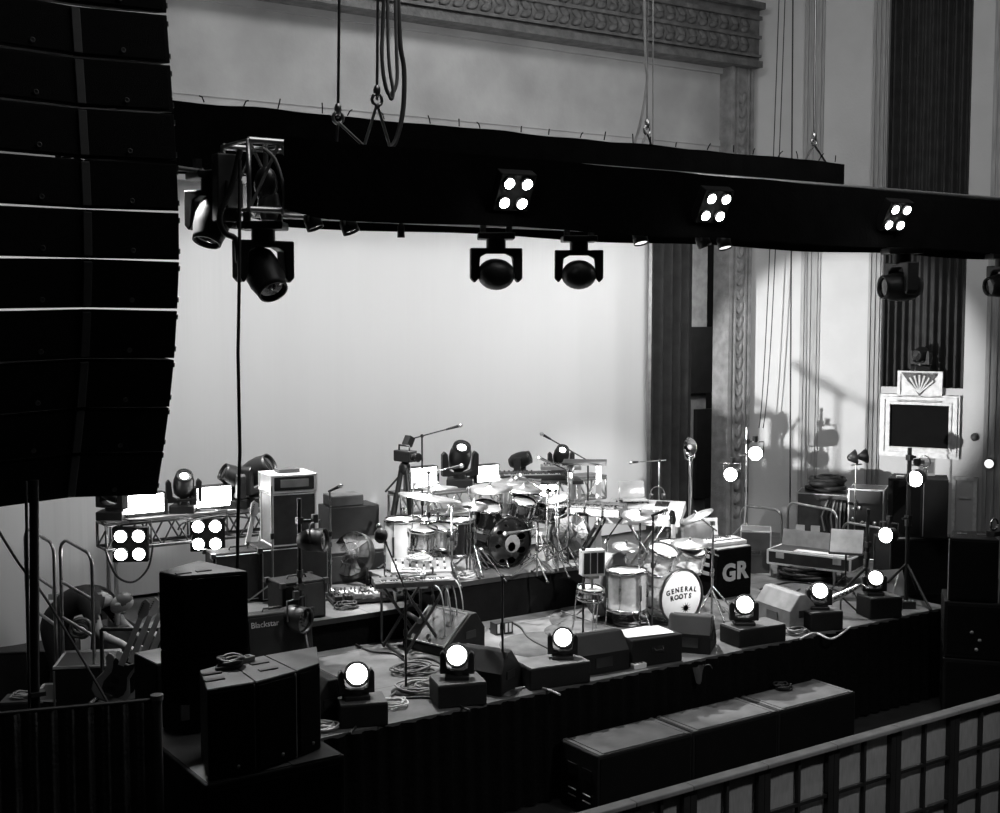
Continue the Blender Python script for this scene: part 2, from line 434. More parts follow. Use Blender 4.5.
mb.add([(RX1 + .02, RY0 - .04, 4.46), (RX1 + .02, RY1 + .04, 4.46), (RX1 + .02, RY1 + .04, 4.975), (RX1 + .02, RY0 - .04, 4.975)], [(0, 1, 2, 3)])
for i in range(28):     # cloth ties standing up along the top edge
    x = RX0 + .35 * i + random.uniform(-.1, .1)
    if x > RX1: break
    a = random.uniform(-.8, .8)
    mb.tube([(x, RY0 - .04, 4.99), (x + .03 * a, RY0 - .05, 5.03), (x + .07 * a, RY0 - .06, 5.04 + random.uniform(-.01, .04))], .006, 5)
o = mb.build('cloth_cover', 'black_cloth', RT); o.location = -RT.location; o['label'] = 'black cloth wrapped round the truss, ties along its top edge'
# rigging: steel ropes, bridles, loops of cable
def rig_line(pts, label, rad=.01, mt='dark_steel', shackle=None, legs=None, group='truss rigging'):
    t = thing('hanging_bridle', label, 'rigging', pts[-1], 0, group); o = Vector(pts[-1])
    MB().tube([Vector(p) - o for p in pts], rad, 6).build('steel_rope', mt, t)
    MB().tube(arc((0, 0, -.0), .045, 0, 2 * math.pi, 12)[:-1], .014, 6, closed=True).build('shackle', 'steel', t)
    MB().ball(.03, .03, .05, T(0, 0, .07)).build('hook', 'steel', t)
    for q in (legs or []): MB().tube([(0, 0, -.03), Vector(q) - o], .012, 6).build('sling', mt, t)
    return t
Yr = 9.05
a = at(338, 118, 9.3); b = at(341, -160, 9.3)
rig_line([b, a], 'straight dark steel rope ending in a shackle above the truss, left of the cable loops', .012, legs=[at(336, 150, 9.3), at(366, 148, 9.2)])
a = at(377, 100, Yr); b = at(379, -160, Yr)
rig_line([b, a], 'triangular bridle of two pale slings hanging beside the looped cables', .012, 'steel', legs=[at(364, 147, Yr), at(391, 150, Yr)])
a = at(647, 130, 10.5); b = at(649, -160, 10.5)
rig_line([b, a], 'thin steel rope with small bridle over the middle of the rear truss', .008, legs=[at(641, 147, 10.5), at(653, 149, 10.5)])
a = at(814, 142, 10.5); b = at(817, -160, 10.5)
rig_line([b, a], 'V shaped bridle at the right end of the rear truss with bright shackle', .014, legs=[at(803, 164, 10.5), at(827, 164, 10.5)])
def cable(pts, r, label, mt='cable_rubber', group=None, n=30, name='cable'):
    # smooth curve through the points
    P = [Vector(p) for p in pts]; out = []
    k = len(P)
    for i in range(k - 1):
        p0, p1, p2, p3 = P[max(0, i - 1)], P[i], P[i + 1], P[min(k - 1, i + 2)]
        for j in range(6):
            t = j / 6
            out.append(.5 * ((2 * p1) + (p2 - p0) * t + (2 * p0 - 5 * p1 + 4 * p2 - p3) * t * t + (3 * p1 - p0 - 3 * p2 + p3) * t ** 3))
    out.append(P[-1])
    o = MB().tube(out, r, 6).build(name, mt); tag(o, label, 'cable', group); return o
def scr(pts, y): return [at(u, v, y) for u, v in pts]
cable(scr([(391, -160), (383, 20), (382, 60), (386, 88), (391, 94), (397, 80), (396, 30), (393, -160)], 9.0), .016, 'inner dark cable loop hanging above the truss beside the pale bridle', 'mid_grey')
cable(scr([(388, -160), (388, 40), (393, 90), (391, 99), (388, 92)], 8.95), .014, 'narrow cable loop hanging within the wider loop above the truss', 'mid_grey')
cable(scr([(393, -160), (399, 25), (404, 70), (403, 110), (396, 140), (388, 150)], 9.0), .02, 'thick cable curving down to the truss beside the pale bridle', 'dark_grey')
cable(scr([(643, -160), (645, 40), (647, 80), (641, 120), (634, 146)], 10.5), .016, 'grey cable curving down to the middle of the rear truss', 'mid_grey')
cable(scr([(653, -160), (653, 146)], 10.6), .008, 'thin straight line beside the curved cable on the rear truss', 'mid_grey')

# ---------------------------------------------------------------- stage lanterns
def mover(label, loc, rz=0, hung=False, pan=0, tilt=0, s=1.0, lit=False, wash=False, lens='lamp_face', group=None, name='moving_head_light', body='fixture_black', hx=1.0):
    # base sits at the origin (or hangs from it); yoke turns by pan; head tilts about the yoke axis
    t = thing(name, label, 'stage light', loc, rz, group); f = -1 if hung else 1
    bh = .06 if (wash or hung) else .11; base = MB().box(-.17 * s, .17 * s, -.15 * s, .15 * s, min(0, f * bh * s), max(0, f * bh * s))
    b = base.build('base', body, t, .012 * s)
    pm = RZ(pan)
    yk = MB(); zc = f * (.31 if wash else .38) * s; dz = -.07 if wash else 0
    yk.lathe([(.09 * s, f * bh * .95 * s), (.09 * s, f * (.16 + dz) * s)], 16, pm)
    prof = [(-.24, .14), (.24, .14), (.24, .42), (.2, .46), (.17, .42), (.15, .22), (.09, .19), (-.09, .19), (-.15, .22), (-.17, .42), (-.2, .46), (-.24, .42)]
    poly = [(x * s, f * (z + dz) * s) for x, z in prof]
    yk.prism(poly if f > 0 else poly[::-1], -.06 * s, .06 * s, pm @ RX(R(90)))
    yk.build('yoke', body, t, .012 * s)
    hm = pm @ T(0, 0, zc) @ RX(tilt) @ Matrix.Diagonal((hx, 1, 1, 1))   # local +Z = beam direction
    hd = MB()
    if wash: prof = [(.0, -.15), (.1, -.15), (.14, -.10), (.16, -.02), (.172, .06), (.174, .1), (.16, .115), (.15, .1)]
    else: prof = [(.0, -.2), (.08, -.2), (.13, -.13), (.145, -.02), (.14, .08), (.12, .16), (.115, .2), (.1, .2), (.095, .17)]
    hd.lathe([(r * s, z * s) for r, z in prof], 24, hm)
    h = hd.build('head', body, t)
    rr, zz = (.152, .098) if wash else ((.058 if lit else .097), .175)
    MB().lathe([(0, zz * s + .012 * s), (rr * .6 * s, zz * s + .008 * s), (rr * s, zz * s)], 24, hm).build('lens', lens if lit else 'glass_dark', h)
    hs = MB()
    for sg in (-1, 1): hs.lathe([(.035 * s, 0), (.035 * s, .05 * s)], 12, pm @ T(sg * .165 * s, 0, zc) @ RY(R(90 * sg)))
    hs.build('tilt_knob', body, t)
    if hung:
        for sg in (-1, 1): MB().box(sg * .12 * s - .025, sg * .12 * s + .025, -.03, .03, 0, .09).build('clamp', 'dark_steel', t)
    return t
def beam_tilt(d):  pass
def mk_blinder(label, loc, rz=0, s=.17, tilt=0, group=None, mt='lamp_hot', hung=True, rr=.36, yoke=True, bodyless=False):
    t = thing('blinder_light', label, 'stage light', loc, rz, group)
    m = RX(tilt)
    MB().box(-s * 1.0, s * 1.0, .0, .1, -s * 1.0, s * 1.0, m).build('housing', 'array_black', t, .01)
    i = 0
    for sx_ in (-1, 1):
        for sz in (-1, 1):
            l = MB().lathe([(s * rr * 1.22, -.03), (s * rr * 1.25, 0.0), (s * rr, .02)], 18, m @ T(sx_ * s * .5, 0, sz * s * .52) @ RX(R(90)))
            rim = l.build('reflector', 'dark_steel', t)
            MB().lathe([(0, .045), (s * rr * .6, .038), (s * rr, .02)], 18, m @ T(sx_ * s * .5, 0, sz * s * .52) @ RX(R(90))).build('lamp', mt, rim)
    if yoke: MB().tube([(-s * 1.15, .05, 0), (-s * 1.15, .06, s * 1.4), (s * 1.15, .06, s * 1.4), (s * 1.15, .05, 0)], .012, 6).build('yoke', 'dark_steel', t)
    return t
BG = 'blinders on the front truss'
for u, v, lab in ((515, 193, 'lit four lamp blinder on the front truss above the two hanging moving heads'),
                  (715, 207, 'lit four lamp blinder in the middle of the front truss'),
                  (897, 217, 'lit four lamp blinder on the front truss above the sideways moving head')):
    mk_blinder(lab, at(u, v, TY0 - .2), FACE + .5, .165, R(30), BG, rr=.27, yoke=False)
def hang(u, v, y): return at(u, v, y)
HM = 'moving heads hung under the front truss'
mover('black moving head tilted to the right under the open left truss end', at(263, 222, 9.06) , FACE, True, R(42), R(138), 1.0, group=HM)
mover('black moving head pointing at the back, under the leftmost blinder', at(496, 233, 9.06), FACE + .05, True, R(4), R(-84), .92, hx=1.2, group=HM)
mover('black moving head hanging right of its twin, below bare truss drape', at(579, 236, 9.06), FACE + .05, True, R(-5), R(-86), .9, hx=1.2, group=HM)
mover('moving head turned sideways under the rightmost blinder, in front of the niche curtain', at(902, 248, 9.06), FACE, True, R(-80), R(92), 1.1, group=HM)
mover('moving head cut by the right picture edge, under the front truss', at(1003, 254, 9.06), FACE, True, R(-75), R(97), .95, group=HM)
mover('moving head hung on the left truss stub beside the speaker array, pointing down', at(212, 172, 9.3), FACE + .6, True, R(-60), R(155), .95, group=HM)
def par_can(label, loc, d, r=.1, L=.2, lit=False, group=None, lens='lamp_face', yoke_up=True, name='par_can', rz=0, mt='fixture_black', hood=False):
    t = thing(name, label, 'stage light', loc, 0, group); m = look(d)
    h = MB().lathe([(0, -L * .6), (r * .6, -L * .6), (r * .95, -L * .25), (r, L * .4), (r * .93, L * .4), (r * .9, L * .3)], 20, m).build('housing', mt, t)
    MB().lathe([(0, L * .34), (r * .55, L * .33), (r * .92, L * .3)], 20, m).build('lens', lens if lit else 'glass_dark', h)
    side = Vector(d).cross(Vector((0, 0, 1))).normalized(); up = Vector((0, 0, 1 if yoke_up else -1))
    MB().tube([side * r * 1.1, side * r * 1.15 + up * r * 1.5, -side * r * 1.15 + up * r * 1.5, -side * r * 1.1], .01, 6).build('yoke', 'dark_steel', t)
    MB().box(-.025, .025, -.025, .025, r * 1.45, r * 1.45 + .08).build('clamp', 'dark_steel', t) if yoke_up else None
    return t
PG = 'small lanterns peeping out under the front truss'
tocam = lambda p: (CAM - Vector(p)).normalized()
for u, v, lit, lab in ((313, 222, False, 'unlit small lantern under the drape just right of the tilted moving head'), (349, 226, False, 'unlit small lantern under the drape, left of the small hanging plug'),
                       (640, 238, True, 'small lit lantern under the drape at the right edge of the backdrop'), (703, 241, False, 'small dim lantern under the drape over the leg curtain'), (724, 243, True, 'small lit lantern under the drape in front of the fluted jamb')):
    p_ = at(u, v, 9.1); par_can(lab, p_, (.25 * (1 if not lit else 0), -.35, -1), .07, .14, lit, PG, 'lamp_dim')
t = thing('cable_plug', 'small black plug dangling under the front truss drape', 'plug', at(401, 230, 9.0))
MB().lathe([(.012, .06), (.028, .03), (.03, -.06), (.02, -.06)], 10).build('connector', 'black_rubber', t); MB().tube([(0, 0, .05), (0, 0, .16)], .008, 6).build('wire', 'cable_rubber', t)
# junction boxes and gear on the open truss end
t = thing('dimmer_box', 'grey metal box strapped inside the open left end of the front truss', 'box', at(225, 195, 9.1))
MB().cb(.16, .12, .5, None, -.2).build('case', 'dark_grey', t, .01); MB().box(-.02, .1, -.1, -.06, -.1, .1).build('socket_panel', 'steel', t)
t = thing('chain_motor', 'bright chain hoist wrapped in cable at the open left truss end', 'hoist', at(266, 185, 9.0))
MB().ball(.09, .09, .14).build('motor_body', 'dark_steel', t); MB().lathe([(.06, -.2), (.09, -.1), (.07, 0)], 12, T(.02, 0, -.06)).build('chain_bag', 'steel', t); MB().tube([(0, 0, .1), (0, 0, .3)], .02, 6).build('chain', 'steel', t)
cable(scr([(240, 150), (232, 185), (220, 215), (224, 232), (236, 240), (238, 262)], 8.78), .022, 'thick black cable looping down from the open left truss end')
cable(scr([(262, 148), (275, 160), (284, 190), (283, 215)], 8.78), .014, 'pale curved cable at the edge of the truss drape', 'cable_pale')
cable(scr([(178, 168), (205, 172), (216, 176), (216, 215), (224, 235)], 9.2), .018, 'grey cable running off the speaker array behind the downward moving head', 'mid_grey')
# ================================================================ LINE ARRAY
AX = 2.62            # centre of the hang in x
prof_px = [(165, -36), (167, 15), (170.5, 65), (174, 114), (177, 164), (179, 213), (179.5, 262), (177.5, 311), (174.5, 360), (169.5, 408), (163.5, 452), (157, 495)]
XR = 3.22            # right hand end of every cabinet
def on_x(u, v, x): d = ray(u, v); return CAM + d * (x / d.x)
edge = [on_x(u, v, XR) for u, v in prof_px]
arr_lab = ['cut by the top picture edge', 'first whole cabinet from the top', 'second whole cabinet from the top', 'beside the upper picture frame moulding', 'beside the rear truss', 'level with the hanging downward moving head', 'just below the truss drape level', 'middle of its lower half', 'third cabinet up from the bottom', 'second cabinet up from the bottom', 'bottom cabinet of the hang']
W2 = .62
for i in range(len(edge) - 1):
    a, b = edge[i], edge[i + 1]; d = b - a; L = d.length; n = d.normalized()
    gap = [.014, .013, .013, .013, .013, .014, .014, .012, .007, .003, .0][i]
    pitch = math.atan2(d.y, -d.z)      # lean of the front face
    t = thing('array_speaker', 'black line array loudspeaker, ' + arr_lab[i], 'loudspeaker', (XR - W2, a.y, a.z), 0, 'hanging line array')
    t.rotation_euler = (pitch, 0, 0)
    h = L - gap
    # wedge cabinet: V shaped front, narrower at the back
    cab = MB(); vs = []
    for (x, y, dz) in ((-W2, 0, 0), (0, .06, 0), (W2, 0, 0), (W2 - .02, .2, .045), (.3, .46, .10), (-.3, .46, .10), (-W2 + .02, .2, .045)):
        vs.append((x, y, -dz)); vs.append((x, y, -h + dz))
    nn = 7
    cab.add(vs, [tuple(2 * k for k in range(nn))[::-1], tuple(2 * k + 1 for k in range(nn))] + [(2 * k, 2 * ((k + 1) % nn), 2 * ((k + 1) % nn) + 1, 2 * k + 1) for k in range(nn)])
    c = cab.build('cabinet', 'array_black', t, .006)
    for sg in (-1, 1):
        gm = MB(); xs = (sg * .035, sg * (W2 - .03))
        y0 = .055; y1 = .006
        vv = [(xs[0], y0, -.02), (xs[1], y1, -.02), (xs[1], y1, -h + .02), (xs[0], y0, -h + .02), (xs[0], y0 - .008, -.02), (xs[1], y1 - .008, -.02), (xs[1], y1 - .008, -h + .02), (xs[0], y0 - .008, -h + .02)]
        f = [(0, 3, 2, 1), (4, 5, 6, 7), (0, 1, 5, 4), (1, 2, 6, 5), (2, 3, 7, 6), (3, 0, 4, 7)]
        gm.add(vv, f if sg > 0 else [q[::-1] for q in f]).build('grille', 'grille_black', t)
        MB().lathe([(.011, 0), (.011, .006), (.018, .006), (.018, 0)], 12, T(sg * .3 + .0, .02, -h * .82) @ RX(R(90))).build('screw_ring', 'dark_grey', t)
    MB().box(-.03, .03, .035, .055, -h + .015, -.015).build('centre_rib', 'dark_grey', t, .005)
    for zz in (-.05, -h + .06): MB().box(W2 - .005, W2 + .018, .03, .07, zz - .018, zz + .018).build('rigging_pin', 'black_metal', t)
# cable drop and pole at the far left, guy line
P0 = at(34, 480, 8.9); P1 = at(36, 722, 8.9)
t = thing('scaffold_pole', 'slim dark pole standing behind the black barrier cloth at far left', 'pole', (P1.x, P1.y, HALL))
MB().tube([(0, 0, 0), (0, 0, 1.7), (P0.x - P1.x, 0, P0.z - HALL)], .032, 10).build('tube', 'black_metal', t)
MB().tube([(-.03, -.035, .5), (-.05, -.03, 1.4), (-.03, -.035, P0.z - HALL)], .01, 6).build('cable', 'dark_grey', t)
for z in (.9, 1.25, 1.6): MB().box(-.04, .06, -.05, .04, z, z + .03).build('clamp', 'dark_grey', t)
cable([at(-5, 525, 8.9), at(20, 565, 8.9), at(50, 605, 9.2), at(111, 708, 9.0)], .009, 'thin diagonal guy line crossing the far left corner', 'mid_grey')
P0 = at(238, 300, 8.0); P1 = at(237, 660, 8.0)
t = thing('hanging_cable', 'long black cable hanging straight from the truss onto the black speaker stack', 'cable', (P1.x, P1.y, P1.z))
PT = at(240, 160, 8.72) - P1; pts = [Vector((0, 0, 0)), PT * .25, PT * .4 + Vector((.012, 0, 0)), PT * .6 - Vector((.006, 0, 0)), PT * .75, PT]
MB().tube(pts, .013, 8).build('cable', 'black_rubber', t)
MB().tube([(0, 0, 0), (.0, 0, .35)], .02, 8).build('strain_sleeve', 'black_rubber', t)
MB().box(-.03, .03, -.02, .02, .36, .42).build('coupler', 'black_metal', t)
# ================================================================ BUILDERS for the stage gear
def flight_box(label, loc, rz, w, d, h, group=None, mt='speaker_black', edges=None, name='equipment_box', cat='box', handle=True, top=None):
    t = thing(name, label, cat, loc, rz, group)
    MB().cb(w, d, h).build('body', mt, t, .012)
    if top: MB().cb(w * .97, d * .97, .008, None, h).build('lid_top', top, t)
    if edges:
        e = MB(); r = .012; a, b = w / 2, d / 2
        for z in (.012, h - .012): e.tube([(-a, -b, z), (a, -b, z), (a, b, z), (-a, b, z)], r, 4, closed=True)
        for x in (-a, a):
            for y in (-b, b): e.tube([(x, y, 0), (x, y, h)], r, 4)
        e.build('edge_trim', edges, t)
    if handle:
        MB().box(-.07, .07, -d / 2 - .006, -d / 2, h * .45, h * .45 + .06).build('handle_plate', 'dark_steel', t)
        MB().tube([(-.045, -d / 2 - .006, h * .45 + .05), (-.045, -d / 2 - .03, h * .45 + .03), (.045, -d / 2 - .03, h * .45 + .03), (.045, -d / 2 - .006, h * .45 + .05)], .007, 6).build('handle', 'black_metal', t)
    return t
def amp(label, loc, rz, w, d, h, group=None, body='speaker_black', cloth='amp_cloth', panel=True, head=False, logo=None, name='guitar_amp', cat='amplifier', trim=None, tilt=0):
    t = thing(name, label, cat, loc, rz, group)
    m = RX(tilt)
    MB().cb(w, d, h, m).build('cabinet', body, t, .015)
    zt = h - (.1 if panel else .03)
    MB().box(-w / 2 + .03, w / 2 - .03, -d / 2 - .012, -d / 2 + .002, .03, zt, m).build('speaker_cloth', cloth, t)
    if trim:
        f = MB(); y = -d / 2 - .01
        f.tube([(-w / 2 + .025, y, .025), (w / 2 - .025, y, .025), (w / 2 - .025, y, zt + .005), (-w / 2 + .025, y, zt + .005)], .008, 4, m, closed=True); f.build('piping', trim, t)
    if panel:
        pn = MB().box(-w / 2 + .03, w / 2 - .03, -d / 2 - .01, -d / 2 + .002, h - .085, h - .02, m).build('control_panel', 'mid_grey', t)
        for i in range(6): MB().lathe([(.013, 0), (.011, .02), (0, .02)], 8, m @ T(-w / 2 + .07 + i * (w - .14) / 5, -d / 2 - .01, h - .052) @ RX(R(90))).build('knob', 'black_rubber', pn)
    MB().tube([(-.1, 0, h), (-.09, 0, h + .03), (.09, 0, h + .03), (.1, 0, h)], .01, 6, m).build('carry_handle', 'black_rubber', t)
    for sx_ in (-1, 1):
        for sy in (-1, 1): MB().box(sx_ * w / 2 - .025, sx_ * w / 2 + .025, sy * d / 2 - .025, sy * d / 2 + .025, h - .045, h + .004, m).build('corner_cap', 'dark_steel', t)
    if logo: text_mesh('logo', logo, .075, 'light_grey', t, m @ T(-w / 2 + .05, -d / 2 - .013, zt - .09) @ RX(R(90)), align='LEFT')
    return t
def wedge(label, loc, rz, w=.6, d=.5, h=.36, group=None, grille='wedge_grille', trim=None, cab='speaker_black'):
    # local +y is the tall back, grille slopes down towards -y
    t = thing('floor_monitor', label, 'monitor speaker', loc, rz, group)
    prof = [(-d / 2, 0), (d / 2, 0), (d / 2, h * .55), (d / 2 - .12, h), (d / 2 - .2, h), (-d / 2, h * .22)]
    MB().profx(prof, -w / 2, w / 2).build('cabinet', cab, t, .012)
    a, b = Vector((0, -d / 2, h * .22)), Vector((0, d / 2 - .2, h)); n = Vector((0, -(b - a).z, (b - a).y)).normalized()
    g = MB(); q = [a.lerp(b, .04) + n * .001, a.lerp(b, .96) + n * .001]
    x0 = w / 2 - .03
    vs = []
    for off in (0, .014):
        for (pp, x) in ((q[0], -x0), (q[0], x0), (q[1], x0), (q[1], -x0)): vs.append((x, pp.y + n.y * off, pp.z + n.z * off))
    g.add(vs, [(0, 3, 2, 1), (4, 5, 6, 7), (0, 1, 5, 4), (1, 2, 6, 5), (2, 3, 7, 6), (3, 0, 4, 7)]).build('grille', grille, t)
    if trim: MB().tube([vs[4], vs[5], vs[6], vs[7]], .012, 4, closed=True).build('grille_trim', trim, t)
    for s_ in (-1, 1): MB().box(s_ * (w / 2 + .002) - .006, s_ * (w / 2 + .002) + .006, .0, .14, h * .35, h * .55).build('side_handle', 'black_metal', t)
    MB().box(-.09, .09, d / 2 - .004, d / 2 + .008, .06, .15).build('connector_plate', 'dark_steel', t)
    return t
def tripod(t, h0, spread, mt, r=.009, a0=.3, z=.0):
    for k in range(3):
        a = a0 + k * 2.0944
        l = MB().tube([(0, 0, h0), (spread * math.cos(a), spread * math.sin(a), z + r)], r, 6).build('leg', mt, t)
        MB().ball(.018, .018, .014, T(spread * math.cos(a), spread * math.sin(a), z + .012), 8, 5).build('rubber_foot', 'black_rubber', l)
def mic_stand(label, loc, h, boom=None, mt='black_metal', base='tripod', group=None, mic=True, r=.011, name='microphone_stand', spread=.28, cat='microphone stand'):
    t = thing(name, label, cat, loc, 0, group)
    if base == 'tripod': tripod(t, .22, spread, mt)
    else: MB().lathe([(.13, 0), (.13, .012), (.04, .03), (.02, .05)], 20).build('round_base', mt, t)
    MB().tube([(0, 0, .02), (0, 0, h)], r, 8).build('pole', mt, t)
    MB().lathe([(.018, 0), (.02, .01), (.02, .05), (.016, .06)], 10, T(0, 0, h * .55)).build('clutch', 'black_rubber', t)
    end = Vector((0, 0, h)); d = Vector((.3, -.6, .3))
    if boom is not None:
        b = Vector(boom); end = Vector((0, 0, h)) + b; d = b
        MB().tube([Vector((0, 0, h)) - b * .3, end], .008, 6).build('boom_arm', mt, t)
        MB().ball(.022, .022, .022, T(0, 0, h), 8, 6).build('boom_joint', 'black_rubber', t)
    if mic:
        m = T(*end) @ look(d)
        mi = MB().lathe([(.011, -.02), (.017, .12), (.018, .13)], 10, m).build('microphone', 'black_rubber', t)
        MB().ball(.025, .025, .03, m @ T(0, 0, .15), 10, 7).build('mesh_head', 'steel', mi)
    return t
def drum(label, loc, d, h, rot=(0, 0, 0), shell='drum_black', head='drum_head', group=None, legs=0, lugs=6, hoop='chrome', name='drum', cat='drum', front=None, brackets=True, leg_len=.3):
    t = thing(name, label, cat, loc, 0, group); t.rotation_euler = rot; r = d / 2
    MB().lathe([(r, 0), (r, h)], 28, cap=False).build('shell', shell, t)
    MB().lathe([(0, h + .004), (r * .96, h + .004), (r * .98, h - .005)], 28).build('front_head' if front else 'batter_head', front or head, t)
    MB().lathe([(r * .98, .005), (r * .96, -.004), (0, -.004)], 28).build('bottom_head', head, t)
    for z in (0, h): MB().lathe([(r + .002, z - .018), (r + .016, z - .018), (r + .016, z + .018), (r + .002, z + .018)], 28, cap=False).build('hoop', hoop, t)
    for k in range(lugs):
        a = 2 * math.pi * (k + .5) / lugs; m = RZ(a)
        MB().box(r, r + .02, -.012, .012, h * .3, h * .7, m).tube([(r + .014, 0, .0), (r + .014, 0, h)], .004, 5, m).build('lug', 'chrome', t)
    for k in range(legs):
        a = 2 * math.pi * k / legs + .5; m = RZ(a)
        MB().tube([(r + .015, 0, h * .5), (r + .015, 0, -leg_len * .7), (r + .04, 0, -leg_len)], .008, 6, m).build('leg', 'chrome', t)
    return t
def cymbal_stand(label, loc, h, d=.45, tilt=(.2, 0), boom=(0, 0, 0), mt='chrome', group=None, hats=False, spread=.26, a0=.3, cm='cymbal'):
    t = thing('cymbal_stand', label, 'cymbal', loc, 0, group)
    tripod(t, .3, spread, mt, .010, a0)
    b = Vector(boom)
    MB().tube([(0, 0, .04), (0, 0, h - max(0, b.z))], .012, 8).build('pole', mt, t)
    if b.length > .01: MB().tube([Vector((0, 0, h - b.z)) - b * .25, Vector((0, 0, h - b.z)) + b], .009, 6).build('boom_arm', mt, t)
    for z in (.45, .7): MB().lathe([(.018, 0), (.022, .02), (.018, .04)], 10, T(0, 0, min(z, h - .15))).build('clamp', 'steel', t)
    c = Vector((b.x, b.y, h))
    r = d / 2; m = T(*c) @ look(tilt)
    prof = [(.006, .035), (.02, .034), (.05, .018), (.06, .012), (r * .6, .004), (r, -.008), (r, -.010), (r * .6, .001), (.05, .012)]
    MB().lathe(prof, 30, m).build('cymbal', cm, t)
    if hats: MB().lathe([(a, -z - .03) for a, z in prof], 30, m).build('bottom_cymbal', cm, t)
    MB().lathe([(.012, .03), (.014, .06), (.006, .065)], 8, m).build('wing_nut', 'steel', t)
    return t
def keyboard(label, loc, rz, w=1.0, d=.34, h=.1, mt='white_paint', keys=30, tilt=0.0, group=None, name='keyboard', knobs=True, keytop='white_paint'):
    t = thing(name, label, 'keyboard', loc, 0, group); t.rotation_euler = (tilt, 0, rz)
    MB().profx([(-d / 2, 0), (d / 2, 0), (d / 2, h), (0, h), (-d * .05, h * .8), (-d / 2, h * .75)], -w / 2, w / 2).build('body', mt, t, .008)
    kb = MB(); kw = (w * .86) / keys
    for i in range(keys): kb.box(-w * .43 + i * kw + .001, -w * .43 + (i + 1) * kw - .001, -d / 2 + .01, -d * .08, h * .76, h * .86)
    kb.build('white_keys', keytop, t)
    bk = MB()
    for i in range(keys - 1):
        if i % 7 not in (2, 6): bk.box(-w * .43 + (i + .7) * kw, -w * .43 + (i + 1.3) * kw, -d * .3, -d * .08, h * .84, h * .98)
    bk.build('black_keys', 'black_rubber', t)
    if knobs:
        for i in range(7): MB().lathe([(.012, h), (.01, h + .018), (0, h + .018)], 8, T(-w * .4 + i * w * .07, d * .28, 0)).build('knob', 'dark_grey', t)
        MB().box(w * .12, w * .3, d * .12, d * .4, h, h + .006).build('display', 'glass_dark', t)
    return t
def x_stand(label, loc, rz, w, h, mt='black_metal', d=.4, group=None):
    t = thing('keyboard_stand', label, 'keyboard stand', loc, rz, group)
    for s_ in (-1, 1):
        for q in (-1, 1):
            MB().tube([(s_ * .06 + q * w * .32, -d / 2 * s_, .02), (s_ * .06 - q * w * .32, -d / 2 * s_, h - .02)], .016, 8).build('leg', mt, t)
    for q in (-1, 1):
        MB().tube([(q * w * .32, -d / 2 - .08, .02), (q * w * .32, d / 2 + .08, .02)], .018, 8).build('foot', mt, t)
        MB().tube([(q * w * .32, -d / 2, h - .02), (q * w * .32, d / 2, h - .02)], .016, 8).build('support_arm', mt, t)
    MB().tube([(0, -d / 2, h * .5), (0, d / 2, h * .5)], .025, 10).build('pivot', 'dark_steel', t)
    return t
def rail(label, loc, rz, w, h, mt='steel', mid=True, group=None, drop=0.0, r=.017):
    t = thing('handrail', label, 'handrail', loc, rz, group); c = .12
    pts = [(0, 0, 0), (0, 0, h - c)] + arc((c, 0, h - c), c, math.pi, math.pi / 2, 5)[1:] 
    e = arc((w - c, 0, h - c - drop), c, math.pi / 2, 0, 5)
    pts += e + [(w, 0, -drop)]
    MB().tube(pts, r, 8).build('tube_frame', mt, t)
    if mid:
        for k in (.35, .62): MB().tube([(0, 0, h * k), (w, 0, h * k - drop)], r * .75, 8).build('cross_bar', mt, t)
    for x, z in ((0, 0), (w, -drop)): MB().cb(.1, .1, .02, T(x, 0, z)).build('base_plate', 'dark_steel', t)
    return t
def light_tree(label, loc, h, lamps, mt='black_metal', r=.02, base=True):
    t = thing('lighting_stand', label, 'lighting stand', loc)
    if base: tripod(t, .45, .4, mt, .016)
    MB().tube([(0, 0, .02), (0, 0, h)], r, 10).build('pole', mt, t)
    MB().lathe([(r * 1.6, 0), (r * 1.6, .07)], 10, T(0, 0, h * .5)).build('collar', 'dark_steel', t)
    for (z, ox, oy) in lamps:
        MB().tube([(0, 0, z), (ox, oy, z)], .014, 6).build('arm', mt, t); MB().box(-.03, .03, -.03, .03, z - .03, z + .03).build('clamp', 'dark_steel', t)
    return t
def par64(label, p, d, r, L, lit, lens, group=None, mt='fixture_black', arm_up=True):
    t = par_can(label, p, d, r, L, lit, group, lens, True, 'parcan_light', 0, mt); return t
